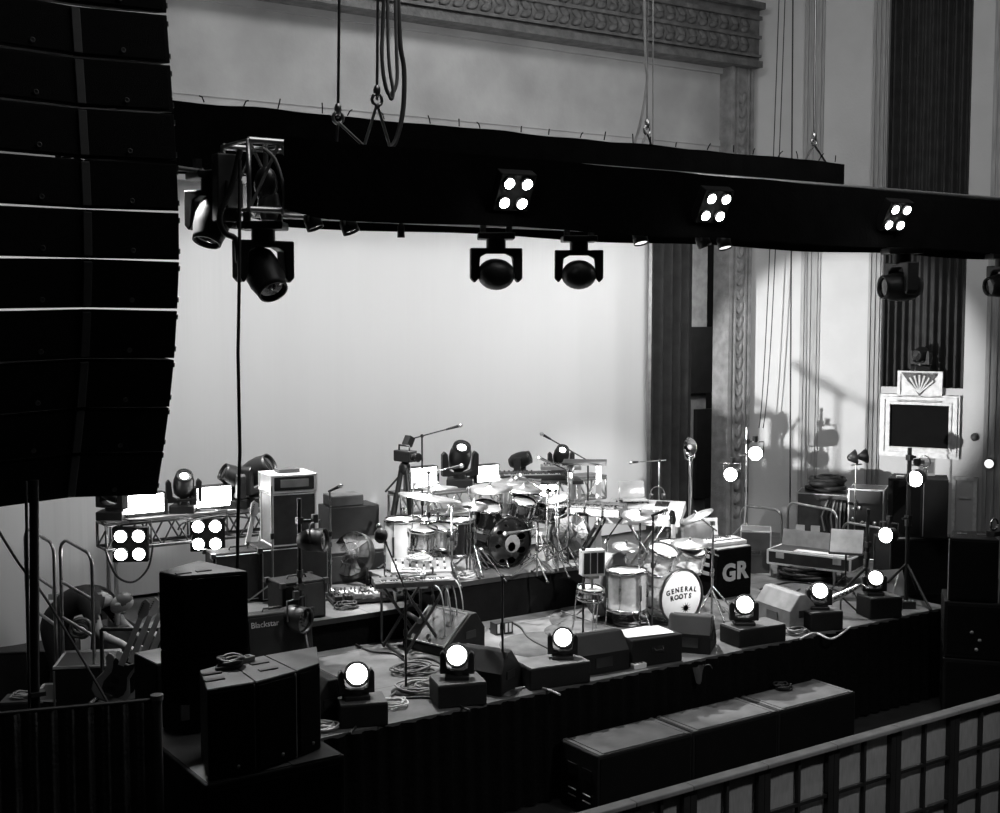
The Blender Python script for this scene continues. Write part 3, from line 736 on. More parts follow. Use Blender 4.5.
def guitar(label, loc, rz, lean, body='wood_body', bass=False, group=None, name='electric_guitar', pick='white_paint', roll=0.0):
    t = thing(name, label, 'guitar', loc, 0, group); t.rotation_euler = (lean, roll, rz)
    # local: strings face -y, body bottom at z = 0
    half = [(0, 0), (.1, .01), (.16, .06), (.17, .13), (.14, .2), (.115, .25), (.125, .31), (.15, .36), (.145, .41), (.1, .40), (.06, .37), (.035, .37)]
    poly = half + [(-x, z) for x, z in half[::-1][:-1]]
    poly[len(half)] = (-.035, .36)
    MB().prism(poly, -.022, .022, RX(R(90))).build('body', body, t, .01)
    pg = [(x * .62 + .02, z * .8 + .06) for x, z in poly]
    MB().prism(pg, .0225, .026, RX(R(90))).build('pickguard', pick, t)
    for z in (.14, .22): MB().box(-.035, .035, -.036, -.026, z, z + .03).build('pickup', 'black_rubber', t)
    MB().box(-.04, .04, -.04, -.026, .06, .08).build('bridge', 'chrome', t)
    L = .95 if not bass else 1.1
    MB().add([(-.028, -.03, .34), (.028, -.03, .34), (.022, -.03, L - .17), (-.022, -.03, L - .17), (-.028, -.005, .34), (.028, -.005, .34), (.022, -.01, L - .17), (-.022, -.01, L - .17)],
             [(0, 1, 2, 3), (7, 6, 5, 4), (0, 4, 5, 1), (1, 5, 6, 2), (2, 6, 7, 3), (3, 7, 4, 0)]).build('neck', 'fretboard', t)
    hs = [(-.022, L - .17), (.022, L - .17), (.05, L - .12), (.03, L - .02), (-.02, L), (-.045, L - .03), (-.04, L - .13)]
    hd = MB().prism(hs, .006, .022, RX(R(90))).build('headstock', body, t)
    for i in range(6): MB().lathe([(.006, 0), (.006, .02)], 6, T(-.03 + .002 * i, -.022, L - .14 + i * .02) @ RX(R(90))).build('tuning_peg', 'chrome', hd)
    return t
def pile(label, loc, n, rad, mt, name='cable_coil', cat='cable', group=None, r=.009, flat=.05, seed=1, kind=None):
    rnd = random.Random(seed); mb = MB()
    for i in range(n):
        cx, cy = rnd.uniform(-rad * .25, rad * .25), rnd.uniform(-rad * .25, rad * .25); rr = rad * rnd.uniform(.5, .95); e = rnd.uniform(.6, 1); a0 = rnd.uniform(0, 6); z = r + flat * i / n
        mb.tube([(cx + rr * math.cos(a + a0), cy + e * rr * math.sin(a + a0), z + .006 * math.sin(3 * a)) for a in [2 * math.pi * k / 16 for k in range(16)]], r, 5, closed=True)
    o = mb.build(name, mt); o.location = loc; return tag(o, label, cat, group, kind)
def floor_cable(pts, label, mt='cable_rubber', r=.011, z=0.0, group=None):
    P = []
    for (u, v) in pts: q = fl(u, v, z); P.append((q.x, q.y, z + r))
    return cable(P, r, label, mt, group, name='floor_cable')
# ================================================================ STAGE RISERS
def riser(name, label, x0, x1, y0, y1, h):
    t = thing(name, label, 'stage riser', (x0, y0, 0)); 
    MB().box(0, x1 - x0, 0, y1 - y0, h - .05, h).build('deck', 'stage_boards', t)
    MB().box(.02, x1 - x0 - .02, .02, y1 - y0 - .02, 0, h - .05).build('skirt', 'black_cloth', t)
    return t
RZL, RZD = .31, .46
RL = (4.75, 7.0, 11.0, 13.0); RD = (6.55, 9.1, 11.08, 12.1)
riser('low_riser', 'low black stage riser at left under the guitar amps and pedal board', 4.75, 6.53, 10.95, 12.9, RZL)
riser('drum_riser', 'black stage riser carrying the black drum kit in the middle', 6.55, 9.0, 11.05, 12.12, RZD)

# ================================================================ BACK LIGHT TRUSSES
for x0, x1, lab in ((4.0, 6.05, 'low light truss behind the guitar amps at left'), (at(396, 480, 13.1).x, at(600, 480, 13.1).x, 'low light truss behind the black drum kit')):
    t = truss('ground_truss', lab, x0, x1, 12.98, 13.28, .82, 1.08, .02, 'dark_steel' if x0 < 5 else 'aluminium', .3)
    L = x1 - x0
    for x in ((.1, L - .1) if L < 3 else (.1, L * .5, L - .62, L - .1)):
        for y in (-.13, .13): MB().tube([(x, y, -.82), (x, y, 0)], .025, 8).build('leg', 'aluminium' if L < 3 else 'white_paint', t)
        MB().cb(.2, .42, .02, T(x, 0, -.82)).build('foot_plate', 'dark_steel', t)
    MB().box(.0, L, -.17, .17, .28, .30).build('top_board', 'mid_grey', t)
ZT = 1.12; YB = 13.12
PAN = 'lit light panels along the back'
def led_panel(label, u, v, w, h, rz=0, group=PAN):
    p = at(u, v, 13.05); t = thing('flood_light', label, 'stage light', (p.x, 13.05, ZT), rz, group)
    MB().box(-w / 2 - .03, w / 2 + .03, .0, .12, .03, h + .05).build('housing', 'fixture_black', t, .01)
    MB().box(-w / 2, w / 2, -.012, .0, .045, h + .035).build('lit_face', 'panel_face', t)
    for s_ in (-1, 1): MB().box(s_ * (w / 2 + .045) - .012, s_ * (w / 2 + .045) + .012, .02, .1, 0, h * .8).build('bracket', 'dark_steel', t)
    return t
led_panel('bright rectangular light panel on the left truss beside the speaker array edge', 144, 512, .42, .2)
led_panel('bright rectangular light panel on the left truss between two moving heads', 214, 505, .38, .22)
led_panel('bright square light panel behind the camera tripod', 424, 486, .34, .24)
led_panel('bright light panel right of the big upright moving head behind the drums', 488, 484, .3, .2)
BM = 'moving heads on the low back trusses'
def backmover(label, u, v, pan, tilt, s, lit=False, rz=FACE): 
    p = at(u, v, YB); return mover(label, (p.x, YB, ZT), rz, False, pan, tilt, s, lit, False, 'lamp_face', BM)
backmover('moving head with a small bright lens beside the lower edge of the speaker array', 184, 505, R(20), R(40), .78, True)
backmover('moving head tipped over to the right next to the tall silver amp case', 257, 500, R(70), R(60), 1.0)
backmover('dark hooded moving head turned away behind the hanging black cable', 236, 500, R(-60), R(60), .85)
backmover('moving head cut by the bottom edge of the speaker array', 112, 510, R(-30), R(60), .8)
backmover('big upright moving head with a round highlight behind the drum cymbals', 460, 493, R(15), R(38), .95, True)
backmover('moving head lying low and pointing right, beside the boom microphone over the drums', 520, 478, R(75), R(72), .7)
backmover('round lit moving head at the right end of the back truss', 561, 470, R(10), R(45), .72, True)
for u, v, lab in ((130, 545, 'lit four lamp blinder under the left truss nearest the handrails'), (207, 535, 'lit four lamp blinder under the left truss right of the dark column')):
    mk_blinder(lab, at(u, v, 12.9), FACE + .1, .18, R(0), 'blinders under the left truss', rr=.34)
p = at(548, 491, 12.95)
t = mk_blinder('pair of small round lit lamps low behind the drums under the truss lattice', p, FACE, .12, 0, None, rr=.42, yoke=False)
# dark column in front of the left truss
p = fl(166, 592, 0.0)
t = thing('truss_column', 'dark upright column standing before the left truss between the two blinders', 'column', (p.x, p.y, 0))
h = (592 - 500) / sx(p)
MB().cb(.17, .1, h).build('column', 'black_metal', t, .01); MB().cb(.3, .3, .03).build('base_plate', 'dark_steel', t); MB().tube([(-.1, -.07, .1), (-.12, -.07, h * .5), (-.09, -.07, h)], .01, 6).build('cable', 'mid_grey', t)
for z in (.3, .62, .85): MB().box(-.1, .1, -.08, -.05, h * z, h * z + .05).build('bracket', 'dark_steel', t)
cable([at(105, 548, 12.9), at(116, 575, 12.9), at(133, 582, 12.9), at(148, 568, 12.9), at(153, 545, 12.9)], .012, 'cable drooping in a big loop below the blinder near the handrails')
cable([at(178, 530, 12.9), at(186, 522, 12.9), at(222, 516, 12.9), at(250, 518, 12.9)], .011, 'cable sagging along the left truss behind the right blinder')

# ================================================================ GUITAR AMPS on the low riser
q = fl(299, 600, RZL); AMPX, AMPY = q.x + .03, q.y + .3
amp('wide black speaker cabinet at the bottom of the tall amp stack', (AMPX, AMPY, RZL), -.12, .74, .42, .55, 'tall amp stack', panel=False, trim='light_grey')
flight_box('pale edged upright equipment case standing in the middle of the tall amp stack', (AMPX - .0, AMPY, RZL + .55), -.12, .46, .40, .55, 'tall amp stack', 'case_panel', 'white_paint', 'flight_case', 'flight case', False)
t = flight_box('pale edged rack case with a grille panel on top of the tall amp stack', (AMPX, AMPY, RZL + 1.10), -.12, .48, .42, .19, 'tall amp stack', 'white_paint', 'white_paint', 'rack_case', 'flight case', False)
MB().box(-.21, .21, -.222, -.21, .03, .165).build('amp_panel', 'black_metal', t); MB().box(-.15, .15, -.23, -.222, .06, .14).build('vent_slots', 'mid_grey', t); MB().box(-.12, .1, -.1, .08, .195, .23).build('effect_box', 'dark_grey', t)
q = fl(238, 604, RZL)
amp('black combo amp with pale top trim, two guitar headstocks above it', (q.x + .1, q.y + .2, RZL), -.1, .62, .3, .52, None, trim='light_grey', panel=False)
for k, (u, v, lab) in enumerate(((233, 552, 'guitar standing behind the combo amp, left of the two headstocks'), (246, 552, 'guitar standing behind the combo amp, right of the two headstocks'))):
    q2 = fl(u + 3, 606, RZL); guitar(lab, (q2.x + .28, q2.y + .62, RZL + .02), -.1, R(-4), 'wood_body', roll=R(14))
q = fl(318, 629, RZL)
amp('black monitor box with a pale side handle at the edge of the low riser', (fl(322, 628, RZL).x, 11.22, RZL), .02, .46, .34, .38, None, 'speaker_black', 'amp_cloth', False)
amp('tilted black amp with pale lettering on the floor before the low riser', (fl(287, 666).x, fl(287, 666).y + .25, 0), -.05, .66, .3, .46, None, 'speaker_black', 'speaker_black', False, logo='Blackstar', tilt=R(-8))
# floor fans with round wire guards
def fan(label, loc, rz, d=.46):
    t = thing('floor_fan', label, 'fan', loc, rz)
    r = d / 2; m = T(0, 0, r + .07) @ RX(R(70))
    g = MB()
    for rr in (.5, 1.0): g.tube([(r * rr * math.cos(a), r * rr * math.sin(a), .06 - .05 * rr * rr) for a in [2 * math.pi * k / 24 for k in range(24)]], .004, 5, m, closed=True)
    for k in range(18): a = k * math.pi / 9; g.tube([(.02 * math.cos(a), .02 * math.sin(a), .06), (r * math.cos(a), r * math.sin(a), .01)], .003, 4, m, cap=False)
    g.build('wire_guard', 'dark_steel', t)
    MB().lathe([(r, .02), (r * 1.01, -.08), (r * .97, -.08), (r * .97, .02)], 30, m, cap=False).build('rim', 'dark_steel', t)
    MB().lathe([(0, .05), (.05, .04), (.06, -.02), (0, -.03)], 16, m).build('hub', 'mid_grey', t)
    for k in range(4):
        bl = MB().sheet(lambda u, v: ((.05 + u * (r - .08)), (v - .5) * (.08 + .1 * u), .02 * (v - .5) * 2 - .02), 5, 3, m @ RZ(k * math.pi / 2 + .4)); bl.build('blade', 'mid_grey', t)
    MB().tube([(-r * .9, 0, r + .07), (-r * .8, .0, .02), (-r * .6, .18, .012), (r * .6, .18, .012), (r * .8, 0, .02), (r * .9, 0, r + .07)], .012, 6).build('stand', 'dark_steel', t)
    return t
q = fl(282, 588, RZL); fan('round wire floor fan leaning left of the dark par stand, by the amp stack', (q.x, q.y, RZL), FACE + .5, .5)
q = fl(348, 584, RZL); fan('round wire floor fan facing front beside the pedal board', (q.x + .05, q.y, RZL), FACE - .55, .5)
# pedal board
q = fl(366, 600, RZL)
t = thing('pedal_board', 'flat pedal board crowded with pale pedals on the low riser', 'pedal board', (q.x, q.y, RZL), -.25)
MB().box(-.38, .38, -.18, .18, .02, .05).build('board', 'black_metal', t)
rnd = random.Random(3)
for i in range(7):
    for j in range(2):
        x, y = -.32 + i * .105, -.1 + j * .18
        pd = MB().box(x - .04, x + .04, y - .06, y + .06, .05, .09 + rnd.uniform(0, .02)).build('pedal', rnd.choice(['white_paint', 'light_grey', 'white_paint', 'mid_grey', 'black_metal']), t, .006)
        for dx in (-.02, .02): MB().lathe([(.009, .09), (.008, .125), (0, .125)], 7, T(x + dx, y + .03, 0)).build('knob', 'black_rubber', pd)
        MB().lathe([(.008, .09), (.008, .12), (0, .122)], 7, T(x, y - .04, 0)).build('foot_switch', 'chrome', pd)
# dark cases and bits right of the amp stack
q = fl(372, 556, 0); 
q = at(365, 522, 12.95)
flight_box('dark closed case beyond the pedal board with papers and gear on it', (q.x + .05, 13.45, 0), -.1, .62, .4, .98, None, 'black_metal', None, 'road_case', 'case', False)
flight_box('small stacked gear box on the dark case beyond the pedal board', (q.x - .02, 13.45, .98), -.1, .4, .3, .12, None, 'dark_grey', None, 'gear_box', 'box', False, 'light_grey')
q = at(364, 540, 12.4)
t = thing('speaker_cabinet', 'long low grey speaker cabinet lying behind the second fan', 'loudspeaker', (q.x, 12.55, RZL), -.06)
MB().profx([(-.25, 0), (.25, 0), (.25, .4), (-.1, .42), (-.25, .34)], -.5, .5).build('cabinet', 'case_panel', t, .01); MB().box(-.47, .47, -.262, -.25, .03, .3).build('grille', 'dark_grey', t)
# power strip / chrome rack under the dark par stand
q = fl(322, 592, RZL)
t = thing('guitar_rack', 'chrome instrument rack glinting behind the dark par stand', 'stand', (q.x, q.y + .2, RZL), FACE)
for x in (-.18, -.06, .06, .18):
    MB().tube([(x, 0, 0), (x, 0, .5)], .012, 6).build('upright', 'chrome', t); MB().tube([(x, 0, .26), (x + .03, -.15, .24), (x + .03, -.17, .3)], .01, 6).build('hook', 'chrome', t)
for z in (.02, .3, .48): MB().tube([(-.2, 0, z), (.2, 0, z)], .012, 6).build('cross_bar', 'steel', t)
# two dark par cans on a stand, in front of the low riser
q = fl(301, 655)
H_ = (655 - 497) / sx(q)
light_tree('black lighting stand carrying two dark unlit par cans before the amp stack', (q.x, q.y, 0), H_, [(H_ * .86, .1, -.06), (H_ * .44, -.1, -.06)])
par64('upper unlit par can on the dark stand before the amp stack', q + Vector((.1, -.12, H_ * .74)), (.75, -.8, .05), .115, .26, False, None)
par64('lower unlit par can on the dark stand, above the branded amp', q + Vector((-.1, -.12, H_ * .26)), (.5, -.9, -.1), .125, .28, False, None)
# silver mic stand in front of the stack and one behind
q = fl(269, 602, RZL); mic_stand('thin silver stand with tripod legs before the tall amp stack', (q.x, q.y - .1, RZL), (604 - 486) / sx(q) , None, 'steel', mic=False)
q = fl(331, 592, RZL); mic_stand('silver straight microphone stand right of the tall amp stack', (q.x, q.y, RZL), (592 - 490) / sx(q), None, 'steel', 'round')
q = at(313, 478, 13.1)
# ================================================================ BLACK KIT on the drum riser
ZR = RZD
k = fl(511, 568, ZR); KX, KY = k.x, k.y + .03
KD, KL = .54, .42
t = drum('black bass drum with a dark front head and pale round port, on the drum riser', (KX, KY + KL, ZR + KD / 2 + .01), KD, KL, (R(90), 0, 0), 'drum_black', 'drum_head', None, 0, 8, 'drum_black', 'bass_drum', 'drum', 'drum_black')
MB().lathe([(0, KL + .012), (.09, KL + .012), (.10, KL + .004)], 26, T(.04, -.02, 0)).build('port_ring', 'mid_grey', t)
MB().lathe([(0, KL + .016), (.05, KL + .016)], 18, T(.02, -.05, 0)).build('port_hole', 'light_grey', t)
for s_ in (-1, 1): MB().tube([(s_ * .27, 0, .1), (s_ * .36, -.24, .3)], .012, 6).tube([(s_ * .27, 0, .1), (s_ * .3, -.27, .0)], .006, 6).build('spur', 'chrome', t)
for i in range(9):
    a = i * 2.4; MB().lathe([(0, KL + .008), (.02 + .02 * (i % 3), KL + .008)], 5 + i % 3, T((.16 + .02 * (i % 4)) * math.cos(a), (.16 + .02 * (i % 4)) * math.sin(a), 0) @ Matrix.Diagonal((1, .6, 1, 1))).build('sticker', ['light_grey', 'dark_grey', 'mid_grey'][i % 3], t)
def d1(lab, u, v, y, d, h, rx=0, ry=0, shell='drum_black', grp=None, legs=0, leg_len=.3, z=None, **kw):
    p = at(u, v, y); zz = p.z if z is None else z
    return drum(lab, (p.x, p.y, zz), d, h, (rx, ry, 0), shell, 'drum_head', grp, legs, 6, 'chrome', leg_len=leg_len, **kw)
d1('black rack tom tilted forward above the black bass drum, the left one', 484, 524, KY + .3, .30, .22, R(22), 0)
d1('small black rack tom above the black bass drum, the right one', 520, 517, KY + .28, .25, .2, R(20), R(4))
d1('smallest black tom mounted beyond the right rack tom of the black kit', 534, 513, KY + .42, .2, .18, R(18), R(8))
d1('deep black floor tom with chrome lugs, left of the black bass drum', 457, 548, KY + .15, .38, .36, 0, 0, legs=3, z=ZR + .2, leg_len=.2)
d1('second black floor tom half hidden behind the deep one on the drum riser', 432, 546, KY + .35, .36, .34, 0, 0, legs=3, z=ZR + .22, leg_len=.22)
d1('large white drum with silver hoops at the left end of the drum riser', 403, 556, KY + .1, .36, .52, 0, 0, 'drum_white', legs=3, z=ZR + .12, leg_len=.12)
d1('pale snare drum with chrome shell on a low stand behind the black bass drum', 548, 545, KY + .35, .34, .15, R(6), 0, 'chrome', legs=3, z=ZR + .42, leg_len=.42)
d1('chrome timbale beside the large white drum, thin stand under it', 421, 536, KY - .08, .3, .2, R(8), 0, 'chrome', legs=3, z=ZR + .36, leg_len=.36)
d1('chrome timbale between floor tom and bass drum of the black kit', 441, 538, KY - .1, .3, .2, R(8), 0, 'chrome', legs=3, z=ZR + .36, leg_len=.36)
d1('tall pale cylinder drum with chrome hoops behind the black bass drum', 522, 536, KY + .62, .26, .4, 0, 0, 'drum_white', legs=3, z=ZR + .3, leg_len=.3)
def cy(lab, u, v, ub, y, dpx, tilt, boom=None, hats=False, group=None, kind='chrome', zb=ZR, **kw):
    p = at(u, v, y); b = at(ub, v, y); bx = p.x - b.x
    ro, asp = R(tilt[0]), tilt[1]; nv = -FV * asp + (RV * -math.sin(ro) + UV * math.cos(ro)) * math.sqrt(1 - asp * asp)
    return cymbal_stand(lab, (b.x, y, zb), p.z - zb, dpx / sx(p), nv, (bx, 0, .15) if abs(bx) > .03 else (0, 0, 0), kind, group, hats, **kw)
cy('thin wide cymbal tilted down to the right over the white drum', 430, 497, 438, KY, 64, (-9, .03))
cy('bright flat cymbal just above the left rack tom of the black kit', 490, 488, 500, KY + .2, 46, (2, .2))
cy('pale flat cymbal over the right rack tom of the black kit', 524, 488, 538, KY + .35, 40, (-2, .18))
cy('high pale cymbal in front of the sheets hanging off the keyboard table', 512, 481, 512, KY + .7, 40, (3, .15))
cy('small splash cymbal behind the thin wide cymbal on the drum riser', 438, 487, 428, KY + .5, 40, (0, .05))
cy('pair of hi hat cymbals left of the black bass drum', 474, 505, 474, KY - .02, 28, (-3, .25), None, True)
cy('cymbal tilted toward the drum stool at the right side of the black kit', 556, 497, 556, KY + .1, 30, (12, .3))
# stands, pedals and stool of the black kit
for (u, v, h, bm, lab, mt) in ((429, 572, 100, (.18, -.1, .04), 'tall pale boom microphone stand before the chrome timbales', 'steel'), (452, 583, 78, (.2, .1, -.04), 'boom microphone stand between floor tom and black bass drum', 'steel'),
                           (403, 570, 62, (.1, .2, .06), 'short microphone stand before the large white drum', 'steel'), (558, 573, 90, (-.3, .1, .05), 'boom microphone stand right of the black bass drum', 'chrome'),
                           (537, 578, 50, (-.2, .05, -.02), 'low microphone stand aimed into the black bass drum', 'steel'),
                           (413, 580, 84, (.1, .15, .05), 'pale straight stand right of the one before the large white drum', 'steel'), (470, 574, 66, (.12, .2, .1), 'thin stand just left of the black bass drum hoop', 'chrome'),
                           (547, 566, 74, (-.1, .15, .1), 'chrome stand close to the right edge of the black bass drum', 'chrome'), (568, 566, 96, (-.15, .1, .08), 'tall dark stand at the right end of the drum riser', 'black_metal')):
    q = fl(u, v, ZR); mic_stand(lab, (q.x, q.y, ZR), h / sx(q), bm, mt, group=None)
for (u, v, lab) in ((494, 556, 'hi hat foot pedal with chrome frame beside the black bass drum'), (546, 570, 'double pedal of bright metal right of the black bass drum'), (570, 560, 'spare chrome stand folded on the right of the drum riser')):
    q = fl(u, v, ZR); t = thing('drum_pedal', lab, 'pedal', (q.x, q.y, ZR), random.uniform(-.5, .5))
    MB().box(-.05, .05, -.15, .15, .0, .02).build('base_plate', 'steel', t); MB().box(-.04, .04, -.14, .12, .04, .055, RX(R(10))).build('footboard', 'chrome', t)
    for s_ in (-1, 1): MB().tube([(s_ * .06, .13, 0), (s_ * .06, .13, .25)], .01, 6).build('post', 'chrome', t)
    MB().tube([(-.06, .13, .24), (.06, .13, .24)], .01, 6).build('axle', 'chrome', t); MB().tube([(0, .13, .24), (0, .2, .36)], .006, 6).ball(.025, .025, .025, T(0, .2, .36), 8, 6).build('beater', 'light_grey', t)
q = at(500, 540, KY + .95)
t = thing('drum_stool', 'round black drum stool hidden behind the black kit', 'stool', (KX + .1, KY + .64, ZR)); MB().lathe([(0, .5), (.15, .5), (.17, .47), (.16, .42), (0, .42)], 20).build('seat', 'black_rubber', t); MB().tube([(0, 0, .1), (0, 0, .42)], .02, 8).build('pole', 'chrome', t); tripod(t, .3, .25, 'chrome', .012)
# camera on tripod, boom mic behind
q = fl(402, 556, ZR); TX, TY_ = at(405, 505, 12.6).x, 12.6
t = thing('video_camera', 'video camera on a tall dark tripod at the left end of the drum riser', 'camera', (TX, TY_, 0)); hz = at(404, 470, 12.6).z
for kk in range(3):
    a = kk * 2.094 + .5; l = MB().tube([(.04 * math.cos(a), .04 * math.sin(a), hz), (.3 * math.cos(a), .3 * math.sin(a), .02)], [.032, .02], 8).build('leg', 'black_metal', t)
    MB().tube([(.09 * math.cos(a), .09 * math.sin(a), hz * .82), (.17 * math.cos(a), .17 * math.sin(a), hz * .5)], .034, 8).build('leg_sleeve', 'black_rubber', l)
MB().ball(.07, .07, .08, T(0, 0, hz + .02)).build('tripod_head', 'black_metal', t); MB().tube([(0, 0, hz), (-.2, .1, hz - .25)], .012, 6).build('pan_handle', 'black_rubber', t)
cmx = T(0, 0, hz + .16) @ RZ(FACE + .8) @ Matrix.Scale(.8, 4)
MB().box(-.07, .07, -.17, .17, -.08, .08, cmx).build('camera_body', 'black_metal', t, .012); MB().lathe([(.05, 0), (.065, .12), (.06, .12)], 16, cmx @ T(0, -.17, 0) @ RX(R(90))).build('lens', 'glass_dark', t)
MB().tube([(0, -.1, .08), (0, -.1, .15), (0, .12, .15), (0, .12, .08)], .014, 6, cmx).build('top_handle', 'black_rubber', t); MB().box(-.05, .05, -.02, .1, .16, .3, cmx @ RY(.5)).build('top_microphone', 'black_rubber', t); MB().box(.07, .16, -.08, .03, -.02, .07, cmx).build('viewfinder', 'black_rubber', t)
p = at(422, 436, 12.75); q = at(441, 428, 12.75)
mic_stand('tall boom microphone stand reaching over the square light panel', (p.x, 12.75, 0), p.z, (q.x - p.x, -.15, q.z - p.z), 'black_metal')
# front clutter: keyboard on x stand before the riser
q = fl(412, 652); XS = (q.x + .05, q.y + .05, 0)
x_stand('black X shaped keyboard stand in front of the drum riser, cables hanging from it', XS, FACE + .4, .62, .64, d=.34)
keyboard('small keyboard lying on the X stand before the drum riser', (XS[0], XS[1], .645), FACE + .25, .78, .26, .07, 'dark_grey', 25, keytop='mid_grey')
rnd = random.Random(11)
for i, (dx, dy, w, lab) in enumerate(((-.2, .27, .16, 'small pale effect box behind the keyboard on the X stand, left one'), (.02, .3, .2, 'small pale effect box behind the keyboard on the X stand, middle one'), (.26, .25, .15, 'small pale effect box behind the keyboard on the X stand, right one'))):
    pass
q = fl(400, 592, .5)
t = thing('wooden_plank', 'pale wooden plank bridging the low riser and the keyboard stand', 'plank', tuple(at(401, 588, 10.85)), FACE + .35)
MB().cb(.5, .2, .05).build('board', 'mid_grey', t)
for x in (-.2, .2): MB().tube([(x, 0, 0), (x, 0, -t.location.z)], .014, 6).build('leg', 'dark_steel', t)
t = thing('mixing_desk', 'small pale mixing desk covered in knobs beside the X stand keyboard', 'mixer', (XS[0] + .38, XS[1] + .5, .0), FACE + .1)
MB().profx([(-.2, .62), (.2, .62), (.2, .74), (-.2, .68)], -.3, .3).build('desk', 'mid_grey', t)
for i in range(8):
    for j in range(4): MB().lathe([(.011, 0), (.009, .02), (0, .02)], 6, T(-.25 + i * .07, -.14 + j * .09, .69 + j * .0135)).build('knob', 'black_rubber' if (i + j) % 2 else 'white_paint', t)
for s_ in (-1, 1):
    MB().tube([(s_ * .26, -.15, 0), (s_ * .26, -.15, .62)], .014, 6).build('leg', 'steel', t); MB().tube([(s_ * .26, .15, 0), (s_ * .26, .15, .62)], .014, 6).build('leg', 'steel', t)
for i, (u, v, lab) in enumerate(((455, 590, 'pale cable coil hanging over the drum riser edge, rightmost'), (470, 578, 'round pale cable coil lying on the drum riser front edge'), (440, 592, 'tangled pale cables on top of the small mixing desk'))):
    q = fl(u, v, ZR if i else .75); 
    if i == 0: q = Vector((XS[0] + .36, XS[1] + .5, .76))
    if i == 2: q = Vector((XS[0] - .02, XS[1] + .02, .725))
    lab2 = ['tangled pale cables lying on the small mixing desk', 'round pale cable coil lying on the front edge of the drum riser', 'loop of pale cable lying on the X stand keyboard'][i]
    pile(lab2, q if i != 1 else (q.x, max(q.y, 11.2), ZR), 7, .14, 'cable_pale', seed=20 + i, r=.008)
for i in range(4):
    a = Vector((XS[0] + .1 + i * .1, XS[1] - .05 + .05 * i, .66)); 
    cable([a, a + Vector((.04, -.22, -.05)), a + Vector((.06, -.26, -.4)), a + Vector((.1 - .05 * i, -.2, -.65))], .006, ['pale cable hanging from the keyboard on the X stand, nearest its left leg', 'pale cable hanging from the X stand keyboard, second from the left', 'pale cable hanging from the X stand keyboard, second from the right', 'pale cable hanging from the X stand keyboard, nearest the mixer'][i], 'cable_pale', name='hanging_cable')

# ================================================================ KEYBOARD TABLE behind the black kit
p = at(540, 462, 12.5)
t = thing('table', 'pale legged table loaded with keyboards behind the black drum kit', 'table', (p.x, 12.5, 0), FACE + .12); zt = 1.22
MB().cb(1.0, .44, .04, None, zt - .04).build('table_top', 'dark_grey', t)
for x in (-.45, .45):
    for y in (-.18, .18): MB().box(x - .025, x + .025, y - .025, y + .025, 0, zt - .04).build('leg', 'white_paint', t)
for z in (.55,): MB().tube([(-.45, -.18, z), (.45, -.18, z)], .02, 6).build('cross_bar', 'white_paint', t)
TB = Vector((p.x, 12.5, zt)); tm = RZ(FACE + .12)
def ont(x, y, z=0.0): return tuple(TB + (tm @ Vector((x, y, 0))) + Vector((0, 0, z)))
keyboard('dark keyboard on the table behind the drums, sheets leaning against it', ont(-.1, .05), FACE + .12, .8, .3, .08, 'dark_grey', 30)
keyboard('pale keyboard stacked at the back right of the table behind the drums', ont(.28, .14, .10), FACE + .0, .5, .18, .06, 'light_grey', 20)
for i, (x, lab) in enumerate(((-.28, 'white paper sheet hanging over the table front behind the drums, left'), (-.12, 'white paper sheet hanging over the table front behind the drums, right'))):
    o = MB().sheet(lambda u, v: (x + (u - .5) * .2 + (1 - v) * -.05, -.24 - .05 * (1 - v), .04 - (1 - v) * .27 + .005 * math.sin(u * 6)), 6, 6).build('paper_sheet', 'paper')
    o.location = TB; o.rotation_euler = (0, 0, FACE + .12); tag(o, lab, 'paper')
p2 = at(512, 440, 12.3); p3 = at(547, 444, 12.6)
mic_stand('microphone on a long diagonal boom above the table behind the drums', (at(588, 470, 12.6).x, 12.6, 0), at(574, 462, 12.6).z, (at(530, 439, 12.6).x - at(574, 462, 12.6).x, -.1, at(530, 439, 12.6).z - at(574, 462, 12.6).z), 'black_metal')
# white legged table frame further right
a = at(574, 462, 12.0); b = at(598, 461, 12.0)
t = thing('table', 'tall white legged table right of the loaded keyboard table', 'table', ((a.x + b.x) / 2 - .02, 12.0, 0), FACE - .1); hw = .2
MB().cb(.52, .4, .03, None, a.z - .03).build('table_top', 'dark_grey', t)
for x in (-.17, .17):
    for y in (-.15, .15): MB().box(x - .03, x + .03, y - .03, y + .03, 0, a.z - .03).build('leg', 'white_paint', t)
# long keyboard case between table and big synth
p = at(582, 512, 11.55); q = at(545, 492, 12.2)
keyboard('long stage piano angled across the gap between the two keyboard stations', (p.x, 11.55, p.z - .02), FACE - .38, 1.0, .32, .13, 'black_metal', 40, keytop='dark_grey')
x_stand('dark X stand under the long stage piano', (p.x, 11.55, 0), FACE - .38, .8, p.z - .03, d=.24)
